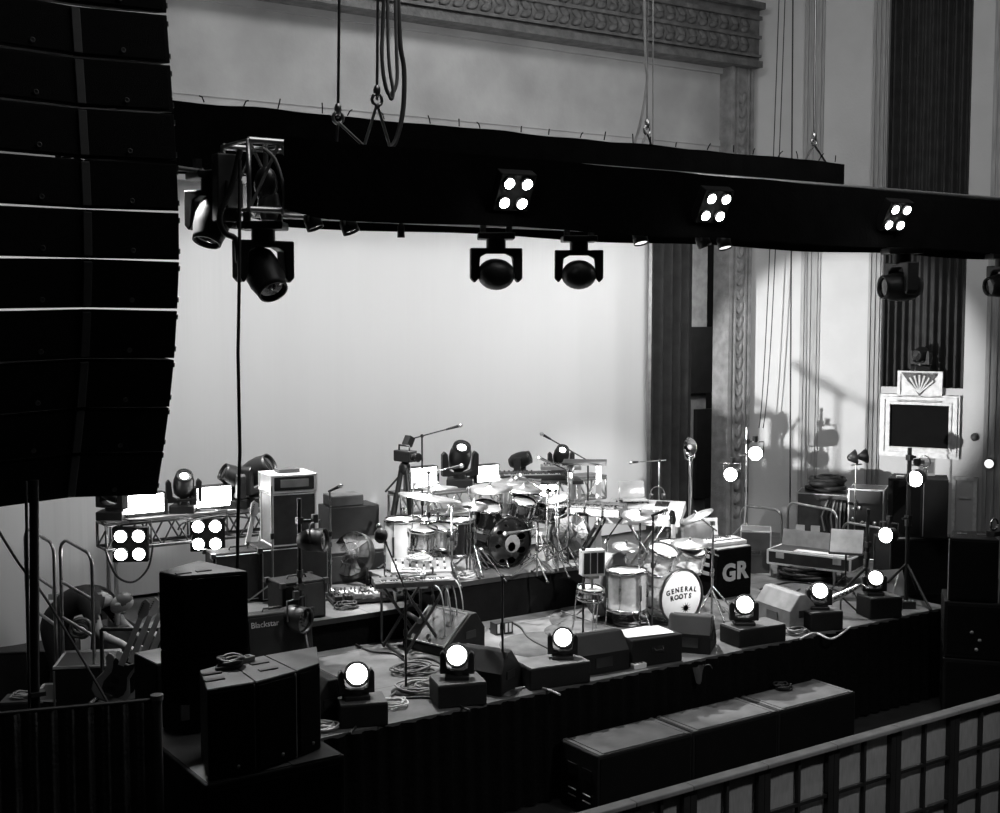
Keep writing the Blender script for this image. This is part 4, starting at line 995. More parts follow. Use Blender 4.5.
# curved grey drum-like shell and clear percussion behind the small kit
q = fl(600, 566, 0)
t = thing('gong_drum', 'large grey round drum standing on edge, left behind the glitter kit', 'drum', (at(600, 545, 10.55).x, 10.55, 0)); t.rotation_euler = (R(90), 0, FACE + 1.0)
MB().lathe([(.34, 0), (.34, .2)], 32, T(0, .36, 0)).build('shell', 'mid_grey', t); MB().lathe([(0, .205), (.33, .205)], 32, T(0, .36, 0)).build('front_head', 'light_grey', t); MB().lathe([(.345, .19), (.355, .19), (.355, .215), (.345, .215)], 32, T(0, .36, 0)).build('hoop', 'dark_grey', t)
MB().tube([(-.2, .1, -.1), (-.25, .0, -.2), (-.25, 0, .3), (-.2, .1, .25)], .012, 6).tube([(.2, .1, -.1), (.25, .0, -.2), (.25, 0, .3), (.2, .1, .25)], .012, 6).build('cradle', 'dark_steel', t)
q = fl(575, 562, ZR)
fan('round wire floor fan on the right end of the drum riser', (8.72, 11.35, ZR), FACE - .3, .46)
# big synth station
p = at(645, 512, 11.6); KZ = p.z - .06
SR = FACE - .30
keyboard('big pale synthesizer angled on a stand behind the glitter drum kit', (p.x, 11.6, KZ), SR, .92, .5, .12, 'light_grey', 32, tilt=.27)
t = x_stand('steel legged stand under the big pale synthesizer', (p.x, 11.6, 0), SR, .75, KZ, 'steel', .36)
sm = RZ(SR); SB = Vector((p.x, 11.6, KZ + .13))
t = thing('laptop', 'open pale laptop standing on the big synthesizer', 'laptop', tuple(SB + sm @ Vector((-.16, .13, .045))), SR - 2.7 + math.pi)
MB().cb(.32, .22, .018).build('keyboard_base', 'light_grey', t, .004)
MB().box(-.16, .16, -.012, 0, 0, .21, T(0, .11, .015) @ RX(R(-18))).build('screen', 'light_grey', t, .004)
t = thing('headphones', 'pair of headphones lying on the synthesizer right of the laptop', 'headphones', tuple(SB + sm @ Vector((.12, .16, .055))), SR + .4)
MB().tube(arc((0, 0, .08), .085, -.3, math.pi + .3, 12), .01, 6).build('headband', 'black_rubber', t)
for s_ in (-1, 1): MB().lathe([(.035, -.02), (.04, 0), (.035, .02)], 14, T(s_ * .078, 0, .05) @ RY(R(90))).build('ear_cup', 'black_metal', t)
a = at(662, 461, 11.9); b = at(637, 462, 11.75)
mic_stand('silver microphone stand with level boom pointing left behind the synthesizer', (a.x, 11.95, 0), a.z, (b.x - a.x, -.2, b.z - a.z), 'steel')
# dish lamp on tall stand
p = at(690, 447, 12.3)
t = thing('dish_lamp', 'shiny round dish lamp on a tall stand before the dark wing', 'lamp', (p.x, 12.3, 0)); h = p.z
tripod(t, .4, .3, 'steel', .012); MB().tube([(0, 0, .03), (0, 0, h - .15), (-.0, 0, h - .12)], .013, 8).build('pole', 'steel', t); MB().tube([(0, 0, .5), (.015, -.015, .9), (-.01, -.015, 1.3), (.01, -.01, h - .2)], .01, 6).build('cable', 'cable_pale', t)
dm = T(0, 0, h) @ RZ(FACE + .25) @ RX(R(80))
MB().lathe([(.03, -.1), (.09, -.06), (.125, 0), (.13, .015), (.12, .0), (.08, -.045), (.0, -.06)], 26, dm @ Matrix.Diagonal((.72, 1, 1, 1))).build('dish', 'chrome', t); MB().ball(.035, .035, .05, dm @ T(0, 0, -.01)).build('bulb', 'light_grey', t)
MB().tube([(-.1, 0, h - .02), (-.08, 0, h - .14), (.0, 0, h - .18), (.08, 0, h - .14), (.1, 0, h - .02)], .012, 6, None).build('yoke', 'steel', t)

# ================================================================ GLITTER KIT at the right
k = fl(681, 625); GX, GY = k.x, k.y; GD = .56; GL = .42
t = drum('white bass drum lettered on its front head, at stage right front', (GX, GY + GL, GD / 2 + .02), GD, GL, (R(90), 0, 0), 'clear_acrylic', 'drum_head', None, 0, 8, 'dark_steel', 'bass_drum', 'drum', 'drum_head')
def curved_text(body, size, cx, cy, rad, name):
    n = len(body); o = None
    for i, ch in enumerate(body):
        if ch == ' ': continue
        a = (i - (n - 1) / 2) * size * .86 / rad
        text_mesh(name, ch, size, 'black_rubber', t, T(cx + rad * math.sin(a), cy - rad * (1 - math.cos(a)), GL + .007) @ RZ(-a), .001, bold=.0028)
curved_text('GENERAL', .072, .0, .055, .9, 'letter'); curved_text('ROOTS', .072, -.01, -.02, 1.2, 'letter')
em = MB()
for i in range(11): a = i * 2 * math.pi / 11; em.prism([(.02 * math.cos(a - .3), .02 * math.sin(a - .3)), (.075 * math.cos(a), .075 * math.sin(a) * .8), (.02 * math.cos(a + .3), .02 * math.sin(a + .3))], GL + .006, GL + .008, T(.06, -.125, 0))
em.lathe([(0, GL + .008), (.032, GL + .008)], 12, T(.06, -.125, 0)); em.build('emblem', 'dark_grey', t)
for s_ in (-1, 1): MB().tube([(s_ * .25, 0, .1), (s_ * .34, -.22, .28)], .012, 6).build('spur', 'chrome', t)
def d2(lab, u, v, y, d, h, rx=0, ry=0, **kw):
    p = at(u, v, y); kw.setdefault('z', None); z = p.z if kw['z'] is None else kw['z']; kw.pop('z')
    return drum(lab, (p.x, p.y, z), d, h, (rx, ry, 0), kw.pop('shell', 'clear_acrylic'), 'drum_head', None, kw.pop('legs', 0), 6, 'chrome', **kw)
d2('clear floor tom on chrome legs left of the lettered bass drum', 627, 598, GY + .3, .4, .4, 0, 0, z=.18, legs=3, leg_len=.18)
d2('left clear rack tom above the lettered bass drum', 657, 570, GY + .25, .3, .24, R(22), R(3))
d2('right clear rack tom above the lettered bass drum', 689, 568, GY + .27, .27, .22, R(20), R(-4))
d2('chrome snare drum on a stand behind the clear rack toms', 672, 548, GY + .75, .34, .14, R(4), 0, shell='chrome', z=.55, legs=3, leg_len=.5)
d2('small chrome snare on a low stand under the three slot box', 590, 584, GY + .1, .25, .09, R(8), 0, shell='chrome', z=.42, legs=3, leg_len=.42)
cy('ride cymbal in front of the synthesizer, over the clear floor tom', 640, 515, 640, GY + .25, 37, (0, .3), zb=0)
cy('crash cymbal tilted steeply up to the right beside the lettered box', 697, 516, 713, GY + .05, 35, (26, .10), zb=0)
cy('flat cymbal over the right clear rack tom', 690, 543, 713, GY + .2, 40, (2, .2), zb=0, a0=1.2)
cy('hi hat pair half hidden behind the left clear rack tom', 626, 546, 626, GY + .5, 28, (-4, .25), None, True, zb=0)
for (u, v, h, bm, lab, mt) in ((652, 632, 118, None, 'tall dark straight microphone stand before the lettered bass drum', 'black_metal'), (607, 600, 62, (.25, .1, .15), 'chrome boom stand reaching over the clear floor tom', 'chrome'), (667, 592, 62, (.1, .1, -.06), 'chrome boom stand between the two clear rack toms', 'chrome'), (583, 640, 92, (.03, -.06, .12), 'dark thin microphone stand before the three slot box', 'black_metal')):
    q = fl(u, v); mic_stand(lab, (q.x, q.y, 0), h / sx(q), bm, mt, 'round' if mt == 'black_metal' else 'tripod')
p = at(592, 575, GY + .1)
t = thing('percussion_box', 'pale box with three dark slots standing over the small chrome snare', 'percussion', (p.x, GY + .1, p.z), FACE + .25)
MB().cb(.24, .12, .26).build('body', 'white_paint', t, .008)
for i in range(3): MB().box(-.105 + i * .073, -.043 + i * .073, -.066, -.058, .025, .235).build('slot', 'black_rubber', t)
MB().tube([(0, 0, 0), (0, 0, -p.z + .3)], .014, 6).build('post', 'steel', t); MB().cb(.12, .1, .03, None, -.03).build('bracket', 'steel', t)
t = thing('drum_stool', 'round black drum stool behind the lettered bass drum', 'stool', (GX + .1, GY + 1.25, 0)); MB().lathe([(0, .5), (.15, .5), (.17, .47), (.16, .42), (0, .42)], 20).build('seat', 'black_rubber', t); MB().tube([(0, 0, .1), (0, 0, .42)], .02, 8).build('pole', 'chrome', t); tripod(t, .3, .25, 'chrome', .012)
o = MB().lathe([(0, .008), (1.05, .008), (1.05, 0)], 36, Matrix.Diagonal((1, .85, 1, 1))).build('drum_carpet', 'carpet'); o.location = (GX - .1, GY + .5, 0); tag(o, 'dark round carpet under the glitter drum kit', 'carpet')
# GR box, keyboard on top, case lid, guitar leaning
q = fl(736, 597)
t = thing('speaker_box', 'black box amplifier painted with two big pale letters on its front', 'loudspeaker', (q.x, q.y + .26, 0), -.02); W_, D_, H_ = .52, .48, .56
MB().cb(W_, D_, H_).build('cabinet', 'black_cloth', t, .012); MB().cb(W_ - .02, D_ - .02, .012, None, H_).build('top_board', 'mid_grey', t)
text_mesh('painted_letter', 'G', .27, 'light_grey', t, T(-.09, -D_ / 2 - .003, .2) @ RX(R(90)) @ Matrix.Diagonal((1.05, 1, 1, 1)), .002, bold=.011)
text_mesh('painted_letter', 'R', .27, 'light_grey', t, T(.11, -D_ / 2 - .003, .21) @ RX(R(90)) @ Matrix.Diagonal((1.05, 1, 1, 1)), .002, bold=.011)
for z in (.25, .35, .45): MB().box(-W_ / 2 - .01, -W_ / 2, -.1, .1, z, z + .04).build('side_slot', 'light_grey', t)
GB = Vector((q.x, q.y + .26, .575))
keyboard('small keyboard lying across the top of the lettered black box', tuple(GB + Vector((.03, -.02, 0))), -.05, .5, .24, .06, 'light_grey', 24)
t = thing('open_case', 'small open case with pale lining standing behind the lettered black box', 'case', tuple(GB + Vector((.16, .5, -.575))), FACE + .15)
MB().cb(.46, .26, .52).build('stand_box', 'black_metal', t); MB().box(-.25, .25, -.02, .02, 0, .24, T(0, .12, .53) @ RX(R(-12))).build('lid', 'white_paint', t); MB().cb(.46, .26, .05, None, .52).build('tray', 'black_metal', t)
q = at(702, 560, 11.0)
amp('grey covered cabinet with sloping top between the drums and the lettered box', (q.x - .0, 11.15, 0), FACE + .3, .40, .28, .76, None, 'case_panel_light', 'case_panel_light', False, tilt=R(-4))
q = fl(688, 598); guitar('dark electric guitar leaning by the lettered black box', (q.x, q.y + .25, .02), .0, R(-9), 'drum_black', pick='dark_grey', roll=R(6))
# ================================================================ STAGE RIGHT WING
# tall stand with two lit par cans before the pilaster
q = fl(745, 556); h = (556 - 427) / sx(q)
z1, z2 = at(750, 441, q.y).z, at(735, 456, q.y).z
light_tree('bright metal lighting stand with two lit par cans before the fluted jamb', (q.x, q.y, 0), h, [(z1, .1, 0), (z2, -.12, 0)], 'steel', .018)
for z, a in ((.3, .05), (.55, .06), (.75, .05)): pass
cable([Vector((q.x - .03, q.y - .03, .2)), Vector((q.x - .06, q.y - .04, .45)), Vector((q.x - .04, q.y - .04, .7)), Vector((q.x - .03, q.y - .03, z2))], .012, 'pale cable bundled along the lighting stand before the jamb', 'cable_pale')
p = at(755, 453, q.y - .05); par64('upper lit par can on the stand before the fluted jamb', p, tocam(p) + Vector((.1, 0, -.1)), .10, .24, True, 'lamp_hot')
p = at(732, 474, q.y - .05); par64('lower lit par can on the stand before the fluted jamb', p, tocam(p) + Vector((-.25, .1, -.1)), .095, .24, True, 'lamp_hot')
# rails of the stairs
for (u0, v0, u1, v1, ht, lab) in ((741, 550, 781, 556, 46, 'curved steel handrail beside the bright lighting stand'), (787, 560, 836, 572, 60, 'curved steel handrail behind the long open case'), (842, 572, 886, 582, 52, 'curved steel handrail behind the music stand')):
    a, b = fl(u0, v0), fl(u1, v1); a, b = (at(u0, v0, a.y), at(u1, v1, b.y)); d = b - a; rail(lab, a, math.atan2(d.y, d.x), d.length, ht / sx(a) * .98, 'steel', False, 'handrails at stage left')
# flight cases against the wall
def big_case(lab, u, v, rz, w, d, h, mt='case_panel', z=0, **kw): q = fl(u, v, z); return flight_box(lab, (q.x, q.y, z), rz, w, d, h, None, mt, 'aluminium', 'flight_case', 'flight case', False)
q = fl(825, 572); 
q = at(824, 500, 11.75); t = flight_box('silver edged flight case stuffed with cables behind the long open case', (q.x, 11.75, 0), WA + .15, .66, .46, at(824, 491, 11.75).z, None, 'case_panel', 'aluminium', 'flight_case', 'flight case', False); ZF = at(824, 491, 11.75).z
fl_o = MB().box(-.02, .34, -.26, -.253, ZF - .56, ZF - .05).build('open_side', 'black_rubber', t)
for k_ in range(6): MB().tube([(.04 + .05 * k_, -.265, ZF - .5), (.0 + .06 * k_, -.295, ZF - .3), (.08 + .045 * k_, -.275, ZF - .08)], .012, 5).build('cable_bundle', 'cable_rubber' if k_ % 2 else 'mid_grey', t)
for x in (-.28, -.08): MB().box(x - .06, x + .06, -.265, -.252, ZF - .52, ZF - .44).build('catch_plate', 'light_grey', t)
p = Vector(t.location)
pile('heap of black cloth and cable on top of the silver edged flight case', p + Vector((0, 0, ZF + .005)), 9, .26, 'black_rubber', 'cable_heap', 'cable', r=.035, flat=.16, seed=5)
q = at(868, 500, 11.12); ZG = at(868, 487, 11.12).z; t = flight_box('dark flight case with glinting fittings under the twin shade lamp', (q.x, 11.12, 0), WA + .1, .44, .44, ZG, None, 'black_metal', 'aluminium', 'flight_case', 'flight case', False)
for k_ in range(7): MB().ball(.03, .02, .03, T(random.uniform(-.18, .18), -.24, ZG - random.uniform(.08, .5)), 8, 5).build('fitting', 'steel', t)
# twin lamp heads on a stand
p = at(856, 457, 10.8)
t = thing('twin_shade_lamp', 'two black cone shades on one thin stand before the pale wall', 'lamp', (p.x, 10.8, 0)); h = p.z
tripod(t, .3, .2, 'steel', .01); MB().tube([(0, 0, .02), (0, 0, h - .08)], .009, 8).build('pole', 'steel', t); MB().tube([(-.09, 0, h - .1), (.11, 0, h - .1)], .009, 6).build('cross_arm', 'steel', t)
for x in (-.07, .13):
    MB().lathe([(.03, -.06), (.1, .05), (.095, .05), (.028, -.055)], 8, T(x, 0, h) @ RZ(FACE) @ RY(R(80))).build('shade', 'black_metal', t)
# long open keyboard flight case on legs, with piano keys showing
a = fl(777, 575); 
lo, hi = at(775, 560, 11.2), at(856, 583, 10.75)
d = hi - lo; rz = math.atan2(d.y, d.x) ; rz = FACE - .62
p = at(815, 565, 10.55)
t = thing('long_flight_case', 'long open silver edged keyboard case on legs, slanting lid raised', 'flight case', (p.x, 10.55, p.z), rz)
w = 1.04
MB().box(-w / 2, w / 2, -.22, .22, 0, .17).build('tray', 'case_panel', t)
e = MB()
for z in (.005, .165): e.tube([(-w / 2, -.22, z), (w / 2, -.22, z), (w / 2, .22, z), (-w / 2, .22, z)], .016, 4, closed=True)
for x in (-w / 2, w / 2): e.tube([(x, -.22, 0), (x, -.22, .17)], .016, 4)
e.build('edge_trim', 'white_paint', t)
MB().box(-w / 2, w / 2, 0, .03, 0, .2, T(0, .2, .17) @ RX(R(-14))).build('lid', 'case_panel_light', t)
kb = MB()
for i in range(34): kb.box(-.2 + i * .019, -.2 + i * .019 + .017, -.19, -.06, .17, .185)
kb.build('piano_keys', 'white_paint', t)
for x in (-.36, .36): MB().box(x - .05, x + .05, -.235, -.22, .08, .16).build('catch_plate', 'light_grey', t)
for x in (-.4, .3):
    for y in (-.15, .15): MB().tube([(x, y, 0), (x, y, -p.z)], .022, 8).build('leg', 'steel' if x > 0 else 'dark_steel', t)
pile('dark jumble of cables on the floor under the long open case', (p.x - .02, 10.62, 0), 14, .4, 'cable_rubber', 'cable_heap', 'cable', r=.02, flat=.16, seed=8)
q = fl(770, 575); flight_box('dark equipment trunk left of the long open case by the handrail', (q.x, q.y + .25, 0), FACE - .2, .36, .4, .55, None, 'dark_grey', 'light_grey', 'road_case', 'case')
# music stand with sheet, table beyond
q = fl(845, 598); p = at(845, 550, q.y)
t = thing('music_stand', 'black music stand holding a grey score folder before the long case', 'music stand', (q.x, q.y, 0)); h = p.z - .05
tripod(t, .25, .25, 'black_metal'); MB().tube([(0, 0, .03), (0, 0, h)], .011, 8).build('pole', 'black_metal', t)
dm = T(0, 0, h) @ RZ(FACE - .35) @ RX(R(-32))
MB().box(-.19, .19, 0, .015, 0, .29, dm).build('desk', 'black_metal', t); MB().box(-.18, .18, -.012, -.002, .01, .30, dm).build('score_folder', 'light_grey', t); MB().box(-.19, .19, -.05, 0, -.01, .0, dm).build('ledge', 'black_metal', t)
# dark tall column / light tree with two lit cans at right
q = fl(906, 603); h = (603 - 447) / sx(q); zz1 = at(915, 457, q.y).z; zz2 = at(893, 520, q.y).z
light_tree('tall black lighting stand with two lit par cans before the right speakers', (q.x, q.y, 0), h, [(zz1, .1, 0), (zz2, -.1, 0)], 'black_metal', .024)
p = at(917, 478, q.y - .04); par64('upper lit par can on the tall stand before the right speakers', p, tocam(p) + Vector((-.35, .15, -.15)), .095, .25, True, 'lamp_hot')
p = at(889, 535, q.y - .04); par64('lower lit par can on the tall stand, above the saxophone', p, tocam(p) + Vector((-.5, .3, -.05)), .09, .24, True, 'lamp_hot')
p = at(924, 462, q.y); t = thing('light_hoop', 'thin round metal hoop clamped beside the upper par can at right', 'fitting', (p.x, q.y, p.z), FACE); MB().tube([(.07 * math.cos(a), 0, .07 * math.sin(a)) for a in [2 * math.pi * k / 20 for k in range(20)]], .007, 6, closed=True).build('ring', 'steel', t); MB().box(-.12, .0, -.02, .02, -.02, .02).build('clamp', 'dark_steel', t)
q2 = fl(866, 607); t = light_tree('dark upright pole with clamps left of the right hand lighting stand', (q2.x, q2.y, 0), (607 - 508) / sx(q2), [(.7, .06, 0)], 'black_metal', .02)
# speaker cabinets
rzr = WA + .5
q = fl(905, 604); 
flight_box('wide black silver edged cabinet behind the tall lighting stand at right', (q.x + .60, q.y + .34, 0), -.42, .82, .4, .66, None, 'speaker_black', 'dark_steel', 'speaker_cabinet', 'loudspeaker', False, 'speaker_top_lit')
t = thing('speaker_cabinet', 'tall black loudspeaker standing on the wide cabinet at right', 'loudspeaker', (q.x + .64, q.y + .36, .67), FACE - .25)
MB().prism([(-.34, -.2), (.32, -.25), (.34, .2), (-.26, .25)], 0, .68).build('cabinet', 'speaker_black', t, .01); MB().box(-.26, .04, -.235, -.215, .03, .65, RZ(-.09)).build('grille', 'grille_black', t); MB().box(-.25, -.16, -.2, -.1, .68, .7).build('top_bracket', 'light_grey', t); MB().tube([(.05, -.248, .02), (.05, -.248, .66)], .006, 5).build('front_seam', 'mid_grey', t)
# right front stack on the hall floor, two cabinets side by side on subs
def trap(w0, w1, d): return [(-w0 / 2, -d / 2), (w0 / 2, -d / 2), (w1 / 2, d / 2), (-w1 / 2, d / 2)]
a = at(947, 600, 8.25); SZ = a.z
for i, lab in enumerate(('black loudspeaker in front of stage right, pale seam on its left edge', 'black loudspeaker in front of stage right, cut by the right picture edge')):
    t = thing('speaker_cabinet', lab, 'loudspeaker', tuple(a + RZ(FACE - .28) @ Vector((.25 + .5 * i, .25, 0))), FACE - .28, 'speakers in front of stage right')
    MB().prism(trap(.49, .36, .5), 0, .66).build('cabinet', 'speaker_black', t, .01); MB().box(-.22, .22, -.262, -.25, .03, .63).build('grille', 'grille_black', t)
    MB().tube([(-.243, -.252, .0), (-.243, -.252, .65)], .006, 5).build('edge_seam', 'light_grey', t)
    for x in (-.1, .1): MB().box(x - .05, x + .05, .0, .08, .655, .664).build('top_plate', 'black_metal', t)
hh = (SZ - HALL) / 2
for i, lab in enumerate(('lower black subwoofer standing on the hall floor before stage right', 'upper black subwoofer under the right front loudspeakers')):
    t = thing('subwoofer', lab, 'subwoofer', tuple((a + RZ(FACE - .28) @ Vector((.55, .3, 0))).xy) + (HALL + i * hh,), FACE - .28); MB().cb(1.15, .62, hh - .01).build('cabinet', 'speaker_black', t, .012); MB().box(-.54, .54, -.322, -.31, .04, hh - .05).build('grille', 'grille_black', t)
    for s_ in (-1, 1): MB().box(s_ * .575 - .004, s_ * .575 + .004, -.1, .1, hh * .4, hh * .6).build('side_handle', 'dark_steel', t)
    if i: 
        for x, z in ((-.3, .28), (-.22, .2), (-.25, .1)): MB().ball(.02, .012, .018, T(x, -.325, z), 8, 5).build('bright_catch', 'light_grey', t)
# small door-like pale panel on wall behind the tall cabinet
s, z = wloc(955, 520)
mb = MB().box(2.93, 3.2, -.05, -.0, -.1, .98, WM); frame_ring(mb, 2.93, 3.2, -.1, .98, .05, -.08, -.05) if False else None
o = struct('door_3', mb, 'plaster')
f = MB(); 
for (x0, x1, z0, z1) in ((2.9, 2.95, 0, 1.0), (3.18, 3.23, 0, 1.0), (2.9, 3.23, .95, 1.0), (3.0, 3.14, .7, .72)): f.box(x0, x1, -.075, -.05, z0, z1, WM)
f.build('door_frame', 'frame_paint', o)
p = at(918, 352, 11.3)
s, z = wloc(914, 372); p = wp(2.46, .16, 2.44)
mover('black moving head standing on the grille frame against the niche curtain', p, FACE, False, R(-50), R(100), .62)
t = thing('pale_box', 'small pale open box on the right speaker below the framed grille', 'box', (fl(905, 604).x + .80, fl(905, 604).y + .36, 1.352), FACE); 
MB().cb(.16, .1, .2).build('box_body', 'light_grey', t); MB().box(-.06, .06, -.06, -.05, .04, .16).build('dark_face', 'mid_grey', t)
# cable reel ring at far right on the speakers
p = at(993, 520, 8.5); t = thing('hook_lamp', 'small chrome clamp lamp on top of the right front loudspeaker', 'lamp', tuple(a + RZ(FACE - .28) @ Vector((.46, .22, .665)))); MB().tube(arc((0, 0, .12), .06, 0, 2 * math.pi * .9, 14), .012, 6).build('hook', 'chrome', t); MB().cb(.12, .1, .05).build('foot', 'black_metal', t)
# ================================================================ STAGE FRONT EDGE
def wash(label, u, v, face_v, s, rz=FACE, bx=None, tilt=66, z=0.0):
    p = Vector((u, v, z)); 
    return mover(label, tuple(p), rz, False, 0, R(tilt), s, True, True, 'lamp_face', 'lit moving heads along the stage front')
FB = 'black boxes under the front moving heads'
rows = [  # box centre on the floor, width, depth, height, yaw, light offset, label parts, tilt, size
    ((366, 724), .38, .30, .185, FACE + .25, -.04, 'nearest the left speaker stack', 68, .60),
    ((461, 703), .42, .32, .19, FACE + .3, .0, 'second along the edge', 68, .60),
    ((557, 684), .60, .34, .19, -.15, .12, 'third along the edge', 66, .56),
    ((756, 642), .58, .32, .17, -.12, -.10, 'right of the lettered drum', 66, .60),
    ((824, 629), .38, .30, .19, FACE + .3, .0, 'before the grey monitor', 64, .56),
    ((881, 616), .38, .30, .22, FACE + .25, -.05, 'beside the saxophone', 64, .54)]
for (px, w, d, h, rz, off, lab, tl, s) in rows:
    q = fl(*px); q = Vector((q.x, max(q.y, 8.74 + d * .5), 0))
    b = flight_box('black box under a lit moving head, ' + lab, tuple(q), rz, w, d, h, FB, 'speaker_black', None, 'equipment_box', 'box', False, 'speaker_top_lit' if w < .6 else 'mid_grey')  # paler tops on the narrower boxes imitate light falling on them
    o = RZ(rz) @ Vector((off, .02, 0))
    mover('lit round moving head on stage edge, ' + lab, (q.x + o.x, q.y + o.y, h + .008), FACE + (.25 if lab.startswith('nearest') else 0), False, 0, R(tl), s, True, True, 'lamp_face', 'lit moving heads along the stage front')
def wd(label, u, v, rz, w=.58, d=.46, h=.34, dy=.2, **kw):
    q = fl(u, v); return wedge(label, (q.x, max(q.y + dy, 8.76 + .3), 0), rz, w, d, h, None, **kw)
wd('pale rimmed monitor wedge facing left behind the X stand', 456, 652, FACE - .72, .58, .56, .36, .22, trim='light_grey')
wd('dark backed monitor wedge with pale grille between the two front moving heads', 502, 692, FACE + math.pi - .5, .5, .46, .36)
wd('low black monitor wedge facing the band, left of the white sheet on the stage edge', 611, 675, math.pi - .1, .56, .42, .34, .12, grille='wedge_grille', cab='speaker_black')
wd('monitor wedge with grey sloping top in front of the lettered bass drum', 706, 652, FACE + math.pi - .3, .42, .44, .34, .14)
wd('large grey monitor wedge seen from its side near the saxophone', 806, 626, FACE + 2.0, .6, .5, .36, .2, cab='case_panel_light', grille='wedge_grille')
wd('black monitor wedge half hidden by the black speaker stack at left', 332, 716, FACE + 2.2, .44, .42, .34, .1)
q = fl(670, 668); flight_box('black gear case on the stage edge with a white sheet on top', (q.x, max(q.y + .22, 8.98), 0), -.12, .56, .38, .26, None, 'speaker_black', None, 'equipment_box', 'box', True)
o = MB().sheet(lambda u, v: ((u - .5) * .5, (v - .5) * .3, .004 * math.sin(u * 7) * math.sin(v * 5)), 8, 6).build('paper_sheet', 'paper'); o.location = (q.x - .02, max(q.y + .22, 8.98) + .02, .27); o.rotation_euler = (0, 0, -.2); tag(o, 'white paper sheet lying on the black gear case before the lettered drum', 'paper')
for (u, v, rz, w, d, lab) in ((640, 636, .3, .3, .21, 'white paper sheet on the floor below the lettered bass drum, left one'), (655, 628, .1, .3, .21, 'white paper sheet on the floor below the lettered bass drum, right one'), (562, 636, .6, .2, .14, 'small pale sheet lying on the bare stage floor left of centre')):
    q = fl(u, v); o = MB().sheet(lambda a, b: ((a - .5) * w, (b - .5) * d, .006 + .003 * math.sin(a * 5)), 6, 4).build('paper_sheet', 'paper'); o.location = (q.x, q.y, 0); o.rotation_euler = (0, 0, rz); tag(o, lab, 'paper')
for (u, v, rx, lab) in ((550, 645, .5, 'dark round mat on the open stage floor before the drum riser'), (585, 632, .42, 'smaller dark round mat nearer the three slot box')):
    q = fl(u, v); o = MB().lathe([(0, .006), (rx, .006), (rx, 0)], 32).build('floor_mat', 'carpet'); o.location = (q.x, q.y, .001 + (.004 if rx < .45 else 0)); tag(o, lab, 'mat')
# small bits at the edge
q = fl(646, 671); t = thing('power_strip', 'small multi socket strip with pale end hanging at the stage edge', 'power strip', (q.x, 8.80, .0), -.1); MB().cb(.14, .06, .05).build('strip', 'white_paint', t, .005)
for i in range(3): MB().box(-.05 + i * .035, -.03 + i * .035, -.015, .015, .05, .053).build('socket', 'black_rubber', t)
o = MB().sheet(lambda u, v: (8.05 + .2 * u + .05 * v, 8.60 - .02 * math.sin(u * 9) , -.02 - .17 * v * (.5 + .5 * math.sin(u * 5 + 1)) ), 12, 6).build('cloth_rag', 'dark_grey'); tag(o, 'crumpled grey cloth hanging over the stage edge below the gear case', 'cloth')
# front microphone stands
q = fl(406, 692); b = at(404, 590, q.y); e = at(384, 542, q.y + .25)
t = mic_stand('dark front microphone stand with round base and boom bent up left, before the X stand', (q.x, q.y, 0), b.z, e - b, 'black_metal', 'round')
MB().ball(.06, .06, .07, T(*(e - q)) @ T(-.03, 0, .06)).build('foam_windscreen', 'dark_grey', t)
q = fl(504, 693); b = at(502, 577, max(q.y, 8.9)); e = at(489, 561, 9.1)
mic_stand('tall dark front microphone stand before the black bass drum, pale clip at its middle', (q.x, max(q.y, 8.9), 0), b.z, e - b, 'black_metal', 'round')
q = fl(433, 642); mic_stand('thin dark microphone stand in front of the pale rimmed wedge', (q.x, q.y, 0), (642 - 566) / sx(q), None, 'black_metal', 'round', mic=False)
# saxophone on its stand
q = fl(857, 620); t = thing('saxophone', 'gleaming saxophone resting tilted on a stand by the last front moving head', 'saxophone', (q.x, q.y + .2, 0), FACE)
pts = bez((-.28, 0, .12), (-.14, 0, .17), (.04, 0, .26), (.16, 0, .33), 14); bow = [(-.28, 0, .12), (-.34, 0, .07), (-.38, 0, .1), (-.36, -.03, .18), (-.27, -.06, .3)]
MB().tube(pts, [.06 - .04 * i / 14 for i in range(15)], 12).build('body_tube', 'brass', t)
MB().tube(bow, [.062, .066, .068, .075, .105], 14).build('bell', 'brass', t)
MB().tube([(.16, 0, .33), (.2, 0, .355), (.23, -.05, .34), (.24, -.09, .32)], [.014, .012, .01, .008], 8).build('neck', 'brass', t)
for i in range(9): MB().lathe([(.022, 0), (.022, .008), (0, .012)], 10, T(-.24 + i * .042, -.05, .145 + i * .021) @ RX(R(90))).build('key', 'chrome', t)
MB().tube([(-.25, .04, .15), (.12, .03, .31)], .006, 6).tube([(-.22, -.06, .16), (.1, -.045, .31)], .005, 6).build('key_rod', 'brass', t)
t2 = thing('instrument_stand', 'low folding stand holding the saxophone', 'stand', (q.x, q.y + .2, 0), FACE); MB().tube([(-.2, .06, .12), (0, .08, .17), (.06, .06, .26)], .012, 6).build('cradle', 'black_metal', t2)
for a in (0.3, 2.4, 4.5): MB().tube([(0, .08, .2), (.22 * math.cos(a), .08 + .2 * math.sin(a), .01)], .01, 6).build('leg', 'black_metal', t2)
